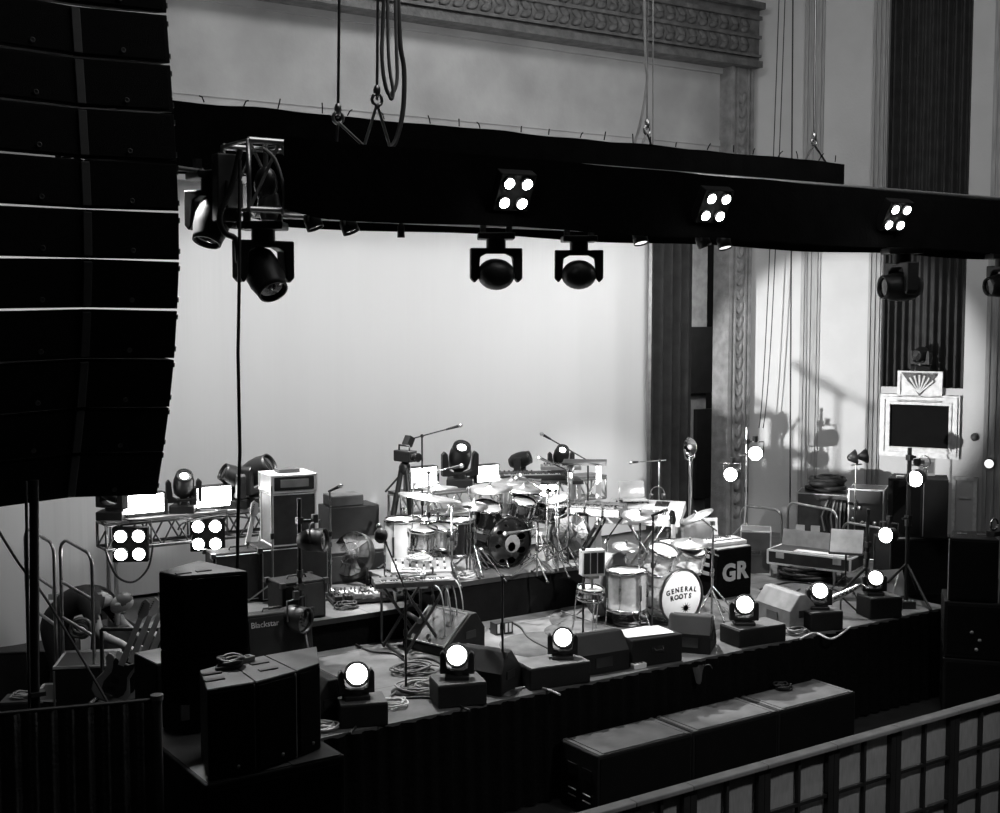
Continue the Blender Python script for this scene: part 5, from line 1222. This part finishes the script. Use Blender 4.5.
# pale tilted lid and dark low case at the right end
q = fl(899, 604); t = thing('case_lid', 'pale tilted case lid standing between the last moving head and the tall stand', 'case lid', (q.x, q.y + .05, 0), FACE + .35)
MB().box(-.16, .16, 0, .025, .0, .3, T(0, 0, .08) @ RX(R(-20))).build('panel', 'white_paint', t); MB().tube([(-.04, -.01, .1), (.1, .07, .34)], .008, 6).build('crease_strap', 'white_paint', t)
for s_ in (-1, 1): MB().tube([(s_ * .14, .03, .12), (s_ * .14, .16, .0), (s_ * .14, -.02, .0)], .012, 6).build('prop_leg', 'dark_steel', t)
q = at(931, 600, 9.4); flight_box('low dark case with pale edge at the right end of the stage front', (q.x, 9.4, 0), FACE + .1, .32, .3, .3, None, 'black_metal', 'dark_steel', 'equipment_box', 'box')
for i, (u, lab) in enumerate(((898, 'small black switch unit under the pale tilted lid'), (912, 'small black switch unit at the foot of the tall stand'))):
    q = fl(u, 609); t = thing('switch_unit', lab, 'box', (q.x, q.y + .05, 0), FACE); MB().cb(.14, .1, .08).build('body', 'black_metal', t, .006)
    for k in range(3): MB().ball(.012, .012, .012, T(-.04 + k * .04, -.03, .085), 8, 5).build('knob', 'light_grey', t)
# loose cables on the stage floor
fc = [([(350, 735), (372, 712), (402, 700), (440, 700), (470, 712)], 'black cable along the stage edge between the two nearest moving heads'),
      ([(388, 700), (402, 690), (420, 694), (437, 688)], 'short looped cable beside the round base of the front microphone stand'),
      ([(395, 672), (415, 660), (436, 662), (450, 676), (442, 690)], 'cable curving from the X stand feet to the second moving head'),
      ([(515, 690), (530, 688), (545, 690), (560, 696)], 'pale cable at the stage edge right of the tall front microphone stand'),
      ([(490, 630), (505, 622), (520, 628), (530, 640), (560, 655)], 'cable trailing from the pale rimmed wedge across bare floor'),
      ([(560, 612), (590, 622), (620, 630), (660, 628)], 'dark cable running from the riser corner to the round carpet'),
      ([(575, 650), (600, 640), (625, 634), (640, 640)], 'thin cable ending under the low black monitor wedge'),
      ([(725, 610), (735, 616), (758, 612), (780, 600), (800, 590)], 'dark cable across the floor right of the lettered box'),
      ([(760, 590), (790, 583), (820, 586), (838, 592)], 'long curved cable on the floor before the long open case'),
      ([(800, 640), (815, 634), (832, 640), (850, 628)], 'pale tangled cable at the stage edge before the grey monitor'),
      ([(345, 640), (370, 652), (395, 655), (410, 668)], 'cable snaking from the low riser edge to the X stand')]
for i, (pts, lab) in enumerate(fc): floor_cable(pts, lab, 'cable_pale' if 'pale' in lab[:8] else ('dark_grey' if i % 2 else 'cable_rubber'))
for i, (u, v, n, r_, mt, lab) in enumerate(((416, 672, 9, .22, 'dark_grey', 'tangle of dark cables on the floor under the X stand'), (425, 690, 9, .24, 'mid_grey', 'tangle of grey cables by the front microphone stand base'), (392, 706, 6, .16, 'cable_pale', 'pale cable coil beside the nearest lit moving head'),
        (330, 735, 6, .15, 'cable_pale', 'pale crumpled cable coil against the black speaker stack'), (700, 622, 6, .16, 'mid_grey', 'coil of grey cable under the steep crash cymbal'), (632, 625, 8, .2, 'mid_grey', 'tangle of cables and pedal leads under the clear floor tom'), (806, 636, 7, .16, 'mid_grey', 'grey cable coil on the edge beside the fifth moving head box'))):
    if n: q = fl(u, v); pile(lab, (q.x, max(q.y, 8.72 + r_ * 1.0), .0), n, r_, mt, seed=40 + i)
q = fl(345, 607, RZL); pile('dark cable coil on the low riser before the pedal board', (q.x, 11.25, RZL), 6, .13, 'cable_rubber', seed=61)
q = fl(508, 632); t = thing('power_box', 'small slatted power box beside the pale rimmed wedge', 'box', (q.x - .08, q.y, 0), FACE + .5); MB().cb(.2, .12, .12).build('body', 'black_metal', t)
for i in range(4): MB().box(-.08 + i * .045, -.055 + i * .045, -.065, -.058, .02, .11).build('slat', 'white_paint', t)
# ================================================================ LEFT WING (lower floor beside the stage)
# handrails of the stair down from the stage
for (u0, v0, u1, v1, vt, lab) in ((28, 640, 58, 652, 527, 'steel handrail frame furthest left, partly behind the scaffold pole'), (63, 652, 96, 662, 538, 'steel handrail frame beside the crouching person')):
    a, b = fl(u0, v0), fl(u1, v1); d = b - a; a0 = Vector((a.x, a.y, HALL))
    t = rail(lab, a0, math.atan2(d.y, d.x), d.length * .95, (v0 - vt) / sx(a) - HALL, 'steel', False, 'handrails at stage right', 0.06)
    Hh = (v0 - vt) / sx(a) - HALL
    for k in (.63, .8): MB().tube([(0, 0, Hh * k), (d.length * .95, 0, Hh * k - .1)], .016, 8).build('cross_bar', 'steel', t)
# person bending over the guitars
def person(loc, rz):
    me = bpy.data.meshes.new('body'); bm = bmesh.new(); sk = bm.verts.layers.skin.verify()
    J = {'pel': (0, 0, .97, .135), 'waist': (.12, 0, 1.06, .125), 'chest': (.29, 0, 1.12, .15), 'upch': (.43, 0, 1.13, .13), 'neck': (.51, 0, 1.12, .062), 'nk2': (.56, 0, 1.11, .055)}
    for s_, n in ((1, 'l'), (-1, 'r')):
        J['sh' + n] = (.42, .17 * s_, 1.10, .075); J['el' + n] = (.54, .23 * s_, .86, .048); J['wr' + n] = (.72, .16 * s_, .76, .033)
        J['hip' + n] = (0, .09 * s_, .90, .1); J['kn' + n] = (.10, .11 * s_, .47, .065); J['an' + n] = (-.03, .11 * s_, .09, .045); J['toe' + n] = (.14, .12 * s_, .04, .04)
    V = {}
    for k_, (x, y, z, r) in J.items(): v = bm.verts.new((x, y, z)); v[sk].radius = (r, r); V[k_] = v
    V['pel'][sk].use_root = True
    E_ = [('pel', 'waist'), ('waist', 'chest'), ('chest', 'upch'), ('upch', 'neck'), ('neck', 'nk2')]
    for n in 'lr': E_ += [('upch', 'sh' + n), ('sh' + n, 'el' + n), ('el' + n, 'wr' + n), ('pel', 'hip' + n), ('hip' + n, 'kn' + n), ('kn' + n, 'an' + n), ('an' + n, 'toe' + n)]
    # five fingers on each hand, curled
    for n, s_ in (('l', 1), ('r', -1)):
        w = Vector(J['wr' + n][:3]); palm = bm.verts.new(w + Vector((.06, 0, -.03))); palm[sk].radius = (.032, .022); bm.edges.new((V['wr' + n], palm))
        for i in range(4):
            L_ = (.055, .07, .075, .065)[i]; y = (-.03 + i * .02)
            a = bm.verts.new(palm.co + Vector((.035, y, -.01))); a[sk].radius = (.01, .01); b = bm.verts.new(a.co + Vector((L_ * .6, y * .1, -.012))); b[sk].radius = (.009, .009); c = bm.verts.new(b.co + Vector((L_ * .2, 0, -L_ * .5))); c[sk].radius = (.008, .008)
            bm.edges.new((palm, a)); bm.edges.new((a, b)); bm.edges.new((b, c))
        a = bm.verts.new(palm.co + Vector((-.005, -.04 * s_, -.02))); a[sk].radius = (.011, .011); b = bm.verts.new(a.co + Vector((.04, -.012 * s_, -.02))); b[sk].radius = (.009, .009)
        bm.edges.new((palm, a)); bm.edges.new((a, b))
    for a, b in E_: bm.edges.new((V[a], V[b]))
    bm.to_mesh(me); bm.free()
    me.materials.append(M['skin'])
    tmp = bpy.data.objects.new('body', me); COL.objects.link(tmp)
    mod = tmp.modifiers.new('skin', 'SKIN'); mod.use_smooth_shade = True
    sb = tmp.modifiers.new('sub', 'SUBSURF'); sb.levels = 2; sb.render_levels = 2
    dg = bpy.context.evaluated_depsgraph_get(); dg.update()
    body = bpy.data.meshes.new_from_object(tmp.evaluated_get(dg)); bpy.data.objects.remove(tmp)
    t = thing('person', 'person in dark clothes bending over the row of guitars, head down', 'person', loc, rz)
    # clothing as slightly larger shells made from the faces they cover
    def shell(name, test, mt, off):
        bm2 = bmesh.new(); bm2.from_mesh(body); bm2.normal_update()
        bmesh.ops.delete(bm2, geom=[f for f in bm2.faces if not test(f.calc_center_median())], context='FACES')
        seen = set()
        for f0 in list(bm2.faces):
            if f0 in seen: continue
            comp = [f0]; seen.add(f0); st = [f0]
            while st:
                g = st.pop()
                for e_ in g.edges:
                    for f1 in e_.link_faces:
                        if f1 not in seen: seen.add(f1); comp.append(f1); st.append(f1)
            if len(comp) < 24:
                for f1 in comp: f1.tag = True
        bmesh.ops.delete(bm2, geom=[f for f in bm2.faces if f.tag], context='FACES')
        bm2.normal_update()
        for v in bm2.verts: v.co += v.normal * off
        bm2.faces.ensure_lookup_table()
        m2 = bpy.data.meshes.new(name); bm2.to_mesh(m2); bm2.free()
        for p in m2.polygons: p.use_smooth = True
        m2.materials.clear(); m2.materials.append(M[mt]); o = bpy.data.objects.new(name, m2); COL.objects.link(o); o.parent = t; return o
    # head joined into the body mesh
    bmj = bmesh.new(); bmj.from_mesh(body)
    hm = T(.65, 0, 1.09) @ RY(R(75))
    hb = MB(); hb.ball(.078, .074, .11, hm, 20, 14)
    hb.ball(.05, .055, .06, hm @ T(.028, 0, -.055), 14, 9)      # jaw
    hb.ball(.014, .012, .026, hm @ T(.085, 0, -.012), 10, 7)     # nose
    for s_ in (-1, 1): hb.ball(.02, .012, .032, hm @ T(-.005, .076 * s_, -.005), 10, 7); hb.ball(.012, .014, .01, hm @ T(.07, .03 * s_, .012), 8, 6)
    hb.ball(.01, .026, .009, hm @ T(.076, 0, -.058), 10, 6)
    hv = [bmj.verts.new(p) for p in hb.v]
    for f in hb.f:
        try: bmj.faces.new([hv[i] for i in f])
        except ValueError: pass
    bmj.to_mesh(body); bmj.free()
    for p in body.polygons: p.use_smooth = True
    bo = bpy.data.objects.new('body', body); COL.objects.link(bo); bo.parent = t
    def is_hand_or_face(c): return c.x > .49 and abs(c.y) < .1 and c.z > 1.05
    shell('shirt', lambda c: c.z > .84 and c.x < .52 and not (c.x > .46 and abs(c.y) < .08) and not (c.x > .5 and c.z < .95), 'shirt', .014)
    for s_ in (-1, 1): shell('trouser_leg', lambda c: c.y * s_ >= -.002 and c.z <= .98 and .1 < c.z and c.x < .3 and not (abs(c.y) > .25 and c.z > .7), 'trousers', .013)
    for s_ in (-1, 1): shell('shoe', lambda c: c.y * s_ > 0 and c.z <= .12 and c.x < .3, 'black_rubber', .014)
    hair = MB().lathe([(1e-6, 1), (.4, .92), (.75, .67), (.96, .3), (1.0, .05)], 20, hm @ T(-.012, 0, .01) @ RY(R(-25)) @ Matrix.Diagonal((.08, .078, .108, 1)))
    hair.build('hair', 'dark_grey', t)
    MB().box(-.02, .06, -.06, .0, 1.12, 1.17).tube([(.02, -.05, 1.17), (.02, -.05, 1.22)], .008, 6).build('belt_radio', 'light_grey', t)
    MB().box(.3, .36, -.13, -.02, 1.0, 1.012, T(.05, 0, .02) @ RY(R(-10))).build('shirt_print', 'light_grey', t)
    return t
hp = at(121, 588, 12.85)
hd_ = Vector((RV.x, RV.y, 0)); prz = FACE - .12
off = RZ(prz) @ Vector((.73, 0, 0))
PL = (hp.x - off.x, hp.y - off.y, 0)
pr = person((PL[0], PL[1], HALL), prz); pr.scale = (1.13, 1.13, 1.13)
# guitars on a rack
GS = [((106, 702), .03, 'wood_body', 'dark topped guitar nearest the bending person in the guitar rack', 'black_rubber', .0),
      ((116, 699), .06, 'drum_white', 'pale edged guitar with dark front, second in the guitar rack', 'black_rubber', .0),
      ((126, 696), .08, 'wood_body', 'pale bodied guitar in the guitar rack next to the light topped box', 'white_paint', .0),
      ((136, 692), .1, 'drum_white', 'white guitar at the end of the rack, half behind the black speaker tower', 'white_paint', .0)]
for (px, dx, mt, lab, pk, r_) in GS:
    q = at(*px, 11.1 + dx); guitar(lab, tuple(q), FACE + .1, R(-12), mt, False, 'guitars in the rack', 'electric_guitar', pk, R(22))
a, b = at(104, 704, 11.1), at(138, 694, 11.15); GZ = min(a.z, b.z) - .06
t = thing('guitar_rack', 'low dark rack holding the row of guitars', 'rack', tuple(a.lerp(b, .5) + RZ(FACE) @ Vector((0, .1, 0)))[:2] + (GZ,), FACE); L = (b - a).length
MB().box(-L / 2 - .1, L / 2 + .1, -.2, .3, HALL - GZ, 0).build('rack_base', 'black_metal', t)
for y, z in ((-.16, .04), (.22, .62), (.22, .04)): MB().tube([(-L / 2 - .1, y, z), (L / 2 + .1, y, z)], .018, 8).build('cross_bar', 'black_metal', t)
for x in (-L / 2 - .1, L / 2 + .1): MB().tube([(x, -.16, .04), (x, .22, .04), (x, .22, .62)], .018, 8).build('side_frame', 'black_metal', t)
# portable steps
q = fl(88, 659, HALL + .93); o_ = RZ(FACE + .15) @ Vector((.36, .07, 0)); q = q - o_; t = thing('stage_steps', 'black portable steps with pale edges below the handrails', 'steps', (q.x, q.y, HALL), FACE + .15)
for i in range(3):
    x0 = -.3 + i * .2; x1 = x0 + .2 if i < 2 else x0 + .52; zt = .31 + i * .31
    MB().box(x0, x1, -.2, .34, 0, zt).build('step', 'black_metal', t)
    MB().tube([(x0, -.2, zt), (x1, -.2, zt), (x1, .34, zt), (x0, .34, zt)], .018, 4, closed=True).build('edge_trim', 'light_grey' if i == 2 else 'white_paint', t)
MB().tube([(.1, -.21, 0), (.1, -.21, .9)], .012, 4).build('corner_edge', 'mid_grey', t)
# cases and clutter
def wbox(lab, u, v, w, d, h, rz=FACE, mt='black_metal', edges=None, name='equipment_box', cat='box', top=None):
    q = fl(u, v, HALL); return flight_box(lab, (q.x, q.y, HALL), rz, w, d, h, None, mt, edges, name, cat, False, top)
wbox('dark open trunk with a worn pale rim at the far left under the backdrop', 38, 700, .8, .6, .62, FACE + .15, 'black_metal', 'dark_steel', 'road_case', 'case')
for k_ in range(4):
    pass
wbox('small black case with loose leads at the left picture edge', 22, 738, .34, .3, .4, FACE + .1, 'black_metal', None, 'equipment_box', 'box', 'dark_grey')
q = fl(18, 726, HALL); pile('pale lead looped on the small black case at the left edge', (fl(22, 738, HALL).x, fl(22, 738, HALL).y, HALL + .41), 5, .1, 'cable_pale', seed=81, r=.009)
wbox('dark equipment case behind the person and the handrails', 80, 665, .8, .5, .98, FACE - .05, 'black_metal', 'dark_steel', 'road_case', 'case')
o = pile('coil of dark cable hung over the handrail beside the person', (fl(80, 640).x, fl(80, 640).y - .1, .15), 6, .13, 'dark_grey', seed=82, r=.014)
o.rotation_euler = (R(80), 0, FACE)
pile('bright heap of leads on the floor by the guitar rack', tuple(fl(108, 690, HALL) + Vector((0, 0, 0))), 10, .2, 'cable_pale', seed=83, r=.012, flat=.1)
q = at(167, 655, 9.35); flight_box('white topped black case between the guitars and the black speaker tower', (q.x, 9.35, HALL), .1, .36, .4, q.z - HALL, None, 'speaker_black', None, 'equipment_box', 'box', False, 'light_grey')
o = MB().cb(.9, .05, .02).build('floor_strip', 'light_grey'); q = fl(37, 712, HALL); o.location = (q.x, q.y + .25, HALL); o.rotation_euler = (0, 0, FACE + .3); tag(o, 'pale strip on the floor left of the steps, the nearer one', 'floor strip')
o = o.copy(); COL.objects.link(o); o.location = (q.x + .08, q.y + .5, HALL); tag(o, 'pale strip on the floor left of the steps, the farther one', 'floor strip')
# black cloth barrier in the lower left corner
A = at(-40, 719, 7.5); B = at(157, 701, 7.5)
def bcl(u, v):
    x = A.x + (B.x - A.x) * u; return (x, 7.5 + .015 * math.sin(x * 60) + .006 * math.sin(x * 150), HALL + .02 + (A.z + (B.z - A.z) * u - .02 - HALL) * v)
t = thing('cloth_barrier', 'black pleated cloth barrier on a pale end post in the lower left corner', 'barrier', (A.x, 7.5, HALL))
MB().sheet(lambda u, v: tuple(Vector(bcl(u, v)) - Vector((A.x, 7.5, HALL))), 160, 3).build('pleated_cloth', 'scrim_cloth', t)
MB().tube([(0, .02, A.z - HALL), (B.x - A.x, .02, B.z - HALL)], .018, 8).build('top_rail', 'black_metal', t)
MB().tube([(B.x - A.x, 0, 0), (B.x - A.x, 0, B.z - HALL + .02)], .03, 10).build('end_post', 'mid_grey', t)
MB().lathe([(.04, 0), (.04, .03)], 10, T(B.x - A.x, 0, B.z - HALL + .01)).build('post_cap', 'light_grey', t)
# ================================================================ BLACK SPEAKER STACK at left front
BX0, BX1, BY0, BY1, BZ = 2.72, 3.64, 7.04, 8.55, .50
hh = (BZ - HALL) / 2
for i, lab in enumerate(('lower black subwoofer at the foot of the left speaker stack', 'upper black subwoofer directly under the fan shaped row of speakers')):
    t = thing('subwoofer', lab, 'subwoofer', ((BX0 + BX1) / 2, (BY0 + BY1) / 2, HALL + i * hh))
    MB().cb(BX1 - BX0, BY1 - BY0, hh - .004).build('cabinet', 'speaker_black', t, .012)
    MB().box(-.42, .42, -.765, -.757, .05, hh - .05).build('grille', 'grille_black', t)
    if i: MB().cb(BX1 - BX0 - .04, BY1 - BY0 - .04, .004, None, hh - .004).build('top_board', 'speaker_top_lit', t); MB().box(.1, .42, -.75, -.1, hh, hh + .004).build('rigging_plate', 'dark_grey', t)  # top_board is a thin sheet carrying the lit tone of the top
def pl(px, z):  q = fl(px[0], px[1], z); return (q.x, q.y)
ZT_ = 1.05
f = [pl((207, 691), ZT_), pl((256, 683), ZT_), pl((297, 672), ZT_), pl((320, 664), ZT_)]
b = [pl((199, 671), ZT_), pl((229, 663), ZT_), pl((264, 656), ZT_), pl((317, 647), ZT_)]
labs = ['leftmost of the three cabinets fanned out on the left speaker stack', 'middle of the three cabinets fanned out on the left speaker stack', 'narrow right end of the three cabinets fanned out on the left speaker stack']
for i in range(3):
    t = thing('speaker_cabinet', 'black loudspeaker, ' + labs[i], 'loudspeaker', (*f[i], BZ + .002), 0, 'fanned loudspeakers')
    o = Vector(f[i]); poly = [Vector(f[i]) - o, Vector(f[i + 1]) - o, Vector(b[i + 1]) - o, Vector(b[i]) - o]
    c = sum(poly, Vector((0, 0))) / 4; poly = [p + (c - p).normalized() * .004 for p in poly]
    H_ = ZT_ - BZ
    MB().prism([tuple(p) for p in poly], 0, H_).build('cabinet', 'speaker_black', t, .006)
    pp = [c + (p - c) * .97 for p in poly]; MB().prism([tuple(p) for p in pp], H_, H_ + .004).build('top_board', 'speaker_top_lit', t)  # thin sheet over the cabinet, coloured as a lit top
    d = (poly[1] - poly[0]).normalized(); n = Vector((d.y, -d.x)); L = (poly[1] - poly[0]).length
    gm = MB()
    gm.prism([tuple(poly[0] + d * .015 + n * .012), tuple(poly[1] - d * .015 + n * .012), tuple(poly[1] - d * .015), tuple(poly[0] + d * .015)], .02, H_ - .02).build('grille', 'grille_black', t)
    MB().tube([tuple(poly[1] - d * .012 + n * .006) + (.01,), tuple(poly[1] - d * .012 + n * .006) + (H_ - .01,)], .006, 5).build('edge_seam', 'light_grey' if i == 1 else 'dark_grey', t)
    if i < 2:
        for k_ in (.3, .62): 
            q = c + (poly[3] - poly[0]) * (k_ - .45) + d * (.02 if i else -.06); MB().box(q.x - .06, q.x + .06, q.y - .02, q.y + .02, H_ + .004, H_ + .012).build('rigging_plate', 'black_metal', t)
    q = poly[0] + d * L * .6 + n * .014; MB().ball(.012, .006, .012, T(q.x, q.y, .06), 8, 5).build('bright_catch', 'light_grey', t)
# tower of two cabinets behind
tw = [(2.93, 7.96), (3.36, 7.87), (3.23, 8.40), (2.86, 8.18)]
for i, (z0, z1, lab) in enumerate(((BZ + .003, 1.03, 'lower black cabinet of the two stacked behind the fanned row'), (1.035, 1.555, 'topmost black cabinet of the left speaker tower, top painted as lit'))):
    t = thing('speaker_cabinet', 'black loudspeaker, ' + lab, 'loudspeaker', (tw[0][0], tw[0][1], z0), 0, 'left speaker tower'); o = Vector(tw[0])
    poly = [Vector(p) - o for p in tw]; MB().prism([tuple(p) for p in poly], 0, z1 - z0).build('cabinet', 'speaker_black', t, .01)
    c = sum(poly, Vector((0, 0))) / 4
    MB().prism([tuple(c + (p - c) * .97) for p in poly], z1 - z0, z1 - z0 + .004).build('top_board', 'speaker_top_lit', t)  # lit tone of the tower tops put into this thin sheet
    d = (poly[1] - poly[0]).normalized(); n = Vector((d.y, -d.x))
    MB().prism([tuple(poly[0] + d * .02 + n * .012), tuple(poly[1] - d * .02 + n * .012), tuple(poly[1] - d * .02), tuple(poly[0] + d * .02)], .02, z1 - z0 - .02).build('grille', 'grille_black', t)
    if i:
        for k_ in (-.12, .02): MB().box(c.x + k_ - .05, c.x + k_ + .05, c.y - .09, c.y - .05, z1 - z0 + .004, z1 - z0 + .011).build('rigging_plate', 'black_metal', t)
    else: MB().box(-.02, .05, -.02, .0, .1, .2).build('connector_plate', 'mid_grey', t)
q = fl(240, 662, 1.06); pile('black cable heap lying where the hanging cable meets the fanned speakers', (3.05, 7.45, 1.056), 6, .09, 'cable_rubber', seed=91, r=.012)
t = thing('multi_plug', 'small pale plug block on top of the fanned black speakers', 'plug', (3.14, 7.5, 1.056), .3); MB().cb(.2, .06, .035).build('block', 'mid_grey', t, .006)
for x in (-.06, 0, .06): MB().lathe([(.016, .035), (.016, .04)], 10, T(x, 0, 0)).build('socket', 'black_rubber', t)
# ================================================================ LOW SUBS before the stage
z = -.40
a = fl(557, 741, z); x0, x1 = 6.50, 9.70; y0, y1 = 8.07, 8.58
w = (x1 - x0) / 3
for i, lab in enumerate(('left one of three long subwoofers lying before the stage', 'middle one of three long subwoofers lying before the stage', 'right one of three long subwoofers lying before the stage, cable coil on it')):
    t = thing('subwoofer', 'black ' + lab, 'subwoofer', (x0 + w * (i + .5), (y0 + y1) / 2, HALL), 0, 'subwoofers before the stage'); H_ = z - HALL
    MB().cb(w - .008, y1 - y0, H_).build('cabinet', 'speaker_black', t, .014)
    MB().cb(w - .16, y1 - y0 - .05, .006, None, H_).build('top_board', 'speaker_top_lit', t)  # thin pale sheet imitates light on the subwoofer top
    for s_ in (-1, 1): MB().box(s_ * (w / 2 - .05) - .02, s_ * (w / 2 - .05) + .02, -.25, .25, H_, H_ + .005).build('top_rail', 'speaker_top_lit', t)
    MB().box(-w / 2 + .03, w / 2 - .03, -.262, -.252, .03, H_ - .03).build('grille', 'grille_black', t)
    if i == 0:
        for y in (-.12, .08):
            MB().box(-w / 2 - .004, -w / 2 + .006, y - .06, y + .06, .3, .4).build('side_handle', 'black_metal', t)
            for zz in (.12, .18): MB().tube([(-w / 2 - .004, y - .05, zz), (-w / 2 - .004, y + .05, zz)], .006, 5).build('side_slot', 'light_grey', t)
pile('small dark cable coil lying on the right long subwoofer', tuple(fl(783, 689, z + .01)), 5, .09, 'cable_rubber', seed=95, r=.01)
# ================================================================ CROWD BARRIER
ZB = .2; YBR = 6.03
px = [575, 632, 689, 763, 832, 894, 952, 1006]
X = [at(u, 760, YBR).x for u in px]
for i in range(len(X) - 1):
    xa, xb = X[i], X[i + 1]; L = xb - xa; H_ = ZB - HALL
    lab = 'grey mesh barrier panel with pale top rail, ' + ['at its lower left end', 'second from its lower left end', 'third from its lower left end', 'in the middle of the row', 'third from the right picture edge', 'second from the right picture edge', 'cut by the right picture edge'][i]
    t = thing('crowd_barrier', lab, 'barrier', (xa, YBR, HALL), 0, 'crowd barrier panels')
    MB().box(.0, L, -.05, .04, H_ - .035, H_).build('top_rail', 'mid_grey', t, .008)
    for x in (.03, L - .03): MB().box(x - .028, x + .028, -.02, .02, 0, H_ - .035).build('post', 'black_metal', t)
    MB().box(L / 2 - .012, L / 2 + .012, -.015, .015, .05, H_ - .035).build('mid_post', 'black_metal', t)
    for zz in (.05, H_ - .37, H_ - .72): MB().box(.05, L - .05, -.014, .014, zz - .012, zz + .012).build('cross_bar', 'black_metal', t)
    MB().sheet(lambda u, v: (.05 + (L - .1) * u, .02 + .004 * math.sin(u * 14), .05 + (H_ - .09) * v), 10, 2).build('mesh_infill', 'barrier_mesh', t)
    MB().cb(.1, .5, .02, T(.03, 0, 0)).build('foot_plate', 'dark_steel', t)
# ================================================================ LIGHT
w = bpy.data.worlds.new('world'); sc.world = w; w.use_nodes = True
w.node_tree.nodes['Background'].inputs[0].default_value = (.5, .5, .5, 1); w.node_tree.nodes['Background'].inputs[1].default_value = .008
def lamp(kind, name, loc, target, energy, size=.3, spot=60, blend=.6, sy=None, shadow=True):
    l = bpy.data.lights.new(name, kind); l.energy = energy
    o = bpy.data.objects.new(name, l); COL.objects.link(o); o.location = loc
    o.rotation_euler = (Vector(target) - Vector(loc)).to_track_quat('-Z', 'Y').to_euler()
    if kind == 'AREA':
        l.size = size
        if sy: l.shape = 'RECTANGLE'; l.size_y = sy
    else: l.shadow_soft_size = size
    if kind == 'SPOT': l.spot_size = R(spot); l.spot_blend = blend
    return o
# wash on the white backdrop from lanterns behind the rear truss
for x, e in ((3.4, 65), (6.2, 85), (8.8, 78), (11.2, 72), (12.0, 85)):
    lamp('SPOT', 'backdrop_wash', (x, 11.3, 4.7), (x + .15, 14.2, 1.9), e, .25, 110, 1.0)
for x, e in ((3.2, 145), (6.4, 165), (9.4, 165), (11.4, 200)):  # extra row added ahead of the rear truss to lift the lower backdrop
    lamp('SPOT', 'backdrop_wash', (x, 9.9, 4.25), (x + .4, 14.2, 1.9), e, .25, 95, 1.0)
# back and top light on the drum kits
lamp('SPOT', 'kit_backlight', (7.6, 12.6, 4.7), (7.4, 11.4, .8), 2400, .08, 42, .5)
lamp('SPOT', 'kit_backlight', (9.6, 12.2, 4.7), (9.3, 10.4, .6), 2300, .08, 40, .5)
lamp('SPOT', 'riser_backlight', (5.2, 12.6, 4.6), (5.6, 11.6, .4), 1400, .08, 55, .6)
lamp('SPOT', 'front_top_light', (6.4, 10.1, 4.3), (6.3, 9.4, 0), 900, .1, 75, .8)
lamp('SPOT', 'front_top_light', (3.5, 9.5, 4.3), (3.2, 7.7, 1.2), 600, .1, 60, .8)
lamp('SPOT', 'wing_backlight', (11.3, 11.0, 4.5), (11.2, 10.4, 0), 800, .1, 70, .8)
# low side light from stage right, throws the dish lamp shadow on the right wall
lamp('SPOT', 'side_light', (4.6, 10.25, 1.15), (13.9, 12.3, 2.1), 5000, .05, 24, .35)
# front lights from the hall
lamp('SPOT', 'front_light', (10.8, 5.0, 4.8), (9.1, 10.0, .5), 2600, .08, 15, .4)
lamp('SPOT', 'front_light', (6.0, 5.0, 4.8), (7.4, 11.3, .9), 3200, .08, 19, .6)
lamp('SPOT', 'front_light', (9.0, 4.0, 5.0), (10.4, 10.4, .5), 700, .08, 20, .6)
lamp('SPOT', 'front_light', (8.0, 4.5, 4.9), (10.6, 11.9, 1.1), 1500, .08, 18, .6)  # spot added to brighten the keyboard tables
lamp('SPOT', 'front_light', (10.0, 4.5, 4.9), (12.4, 10.7, .8), 1000, .08, 16, .6)  # spot added to brighten the wing and the long case
# unseen fills added to stand in for dim hall light from above
lamp('AREA', 'hall_fill', (6.5, 7.6, 9.0), (7.0, 8.5, 0), 110, 4.0)  # ambient fill added to grey the speaker tops
lamp('AREA', 'wall_fill', (10.5, 7.5, 7.0), (14.6, 11.8, 4.5), 90, 2.5)  # unseen area fill for the upper right wall
lamp('AREA', 'header_fill', (7.6, 11.9, 5.3), (7.6, 13.6, 5.9), 45, 10.0, sy=.2)  # strip hidden behind the trusses, added to brighten the header from below
lamp('AREA', 'header_fill', (7.5, 10.6, 8.0), (8.2, 13.6, 6.2), 70, 3.0, sy=.6)  # second added fill on the header, no visible source
lamp('AREA', 'backstage_fill', (13.9, 14.9, 3.6), (14.4, 16.3, 3.2), 40, .8)  # unseen lamp added to brighten the wall past the leg curtain
lamp('SPOT', 'barrier_fill', (7.6, 3.2, 4.6), (7.6, 6.0, -.4), 420, .2, 75, .6)  # added on the hall side to brighten the barrier mesh
sc.view_settings.view_transform = 'Standard'; sc.view_settings.look = 'None'; sc.view_settings.exposure = 0; sc.view_settings.gamma = 1
sc.cycles.use_denoising = True
sc.cycles.max_bounces = 5; sc.cycles.diffuse_bounces = 2; sc.cycles.glossy_bounces = 2; sc.cycles.transparent_max_bounces = 12; sc.cycles.transmission_bounces = 2
sc.cycles.sample_clamp_indirect = 4; sc.cycles.caustics_reflective = False; sc.cycles.caustics_refractive = False
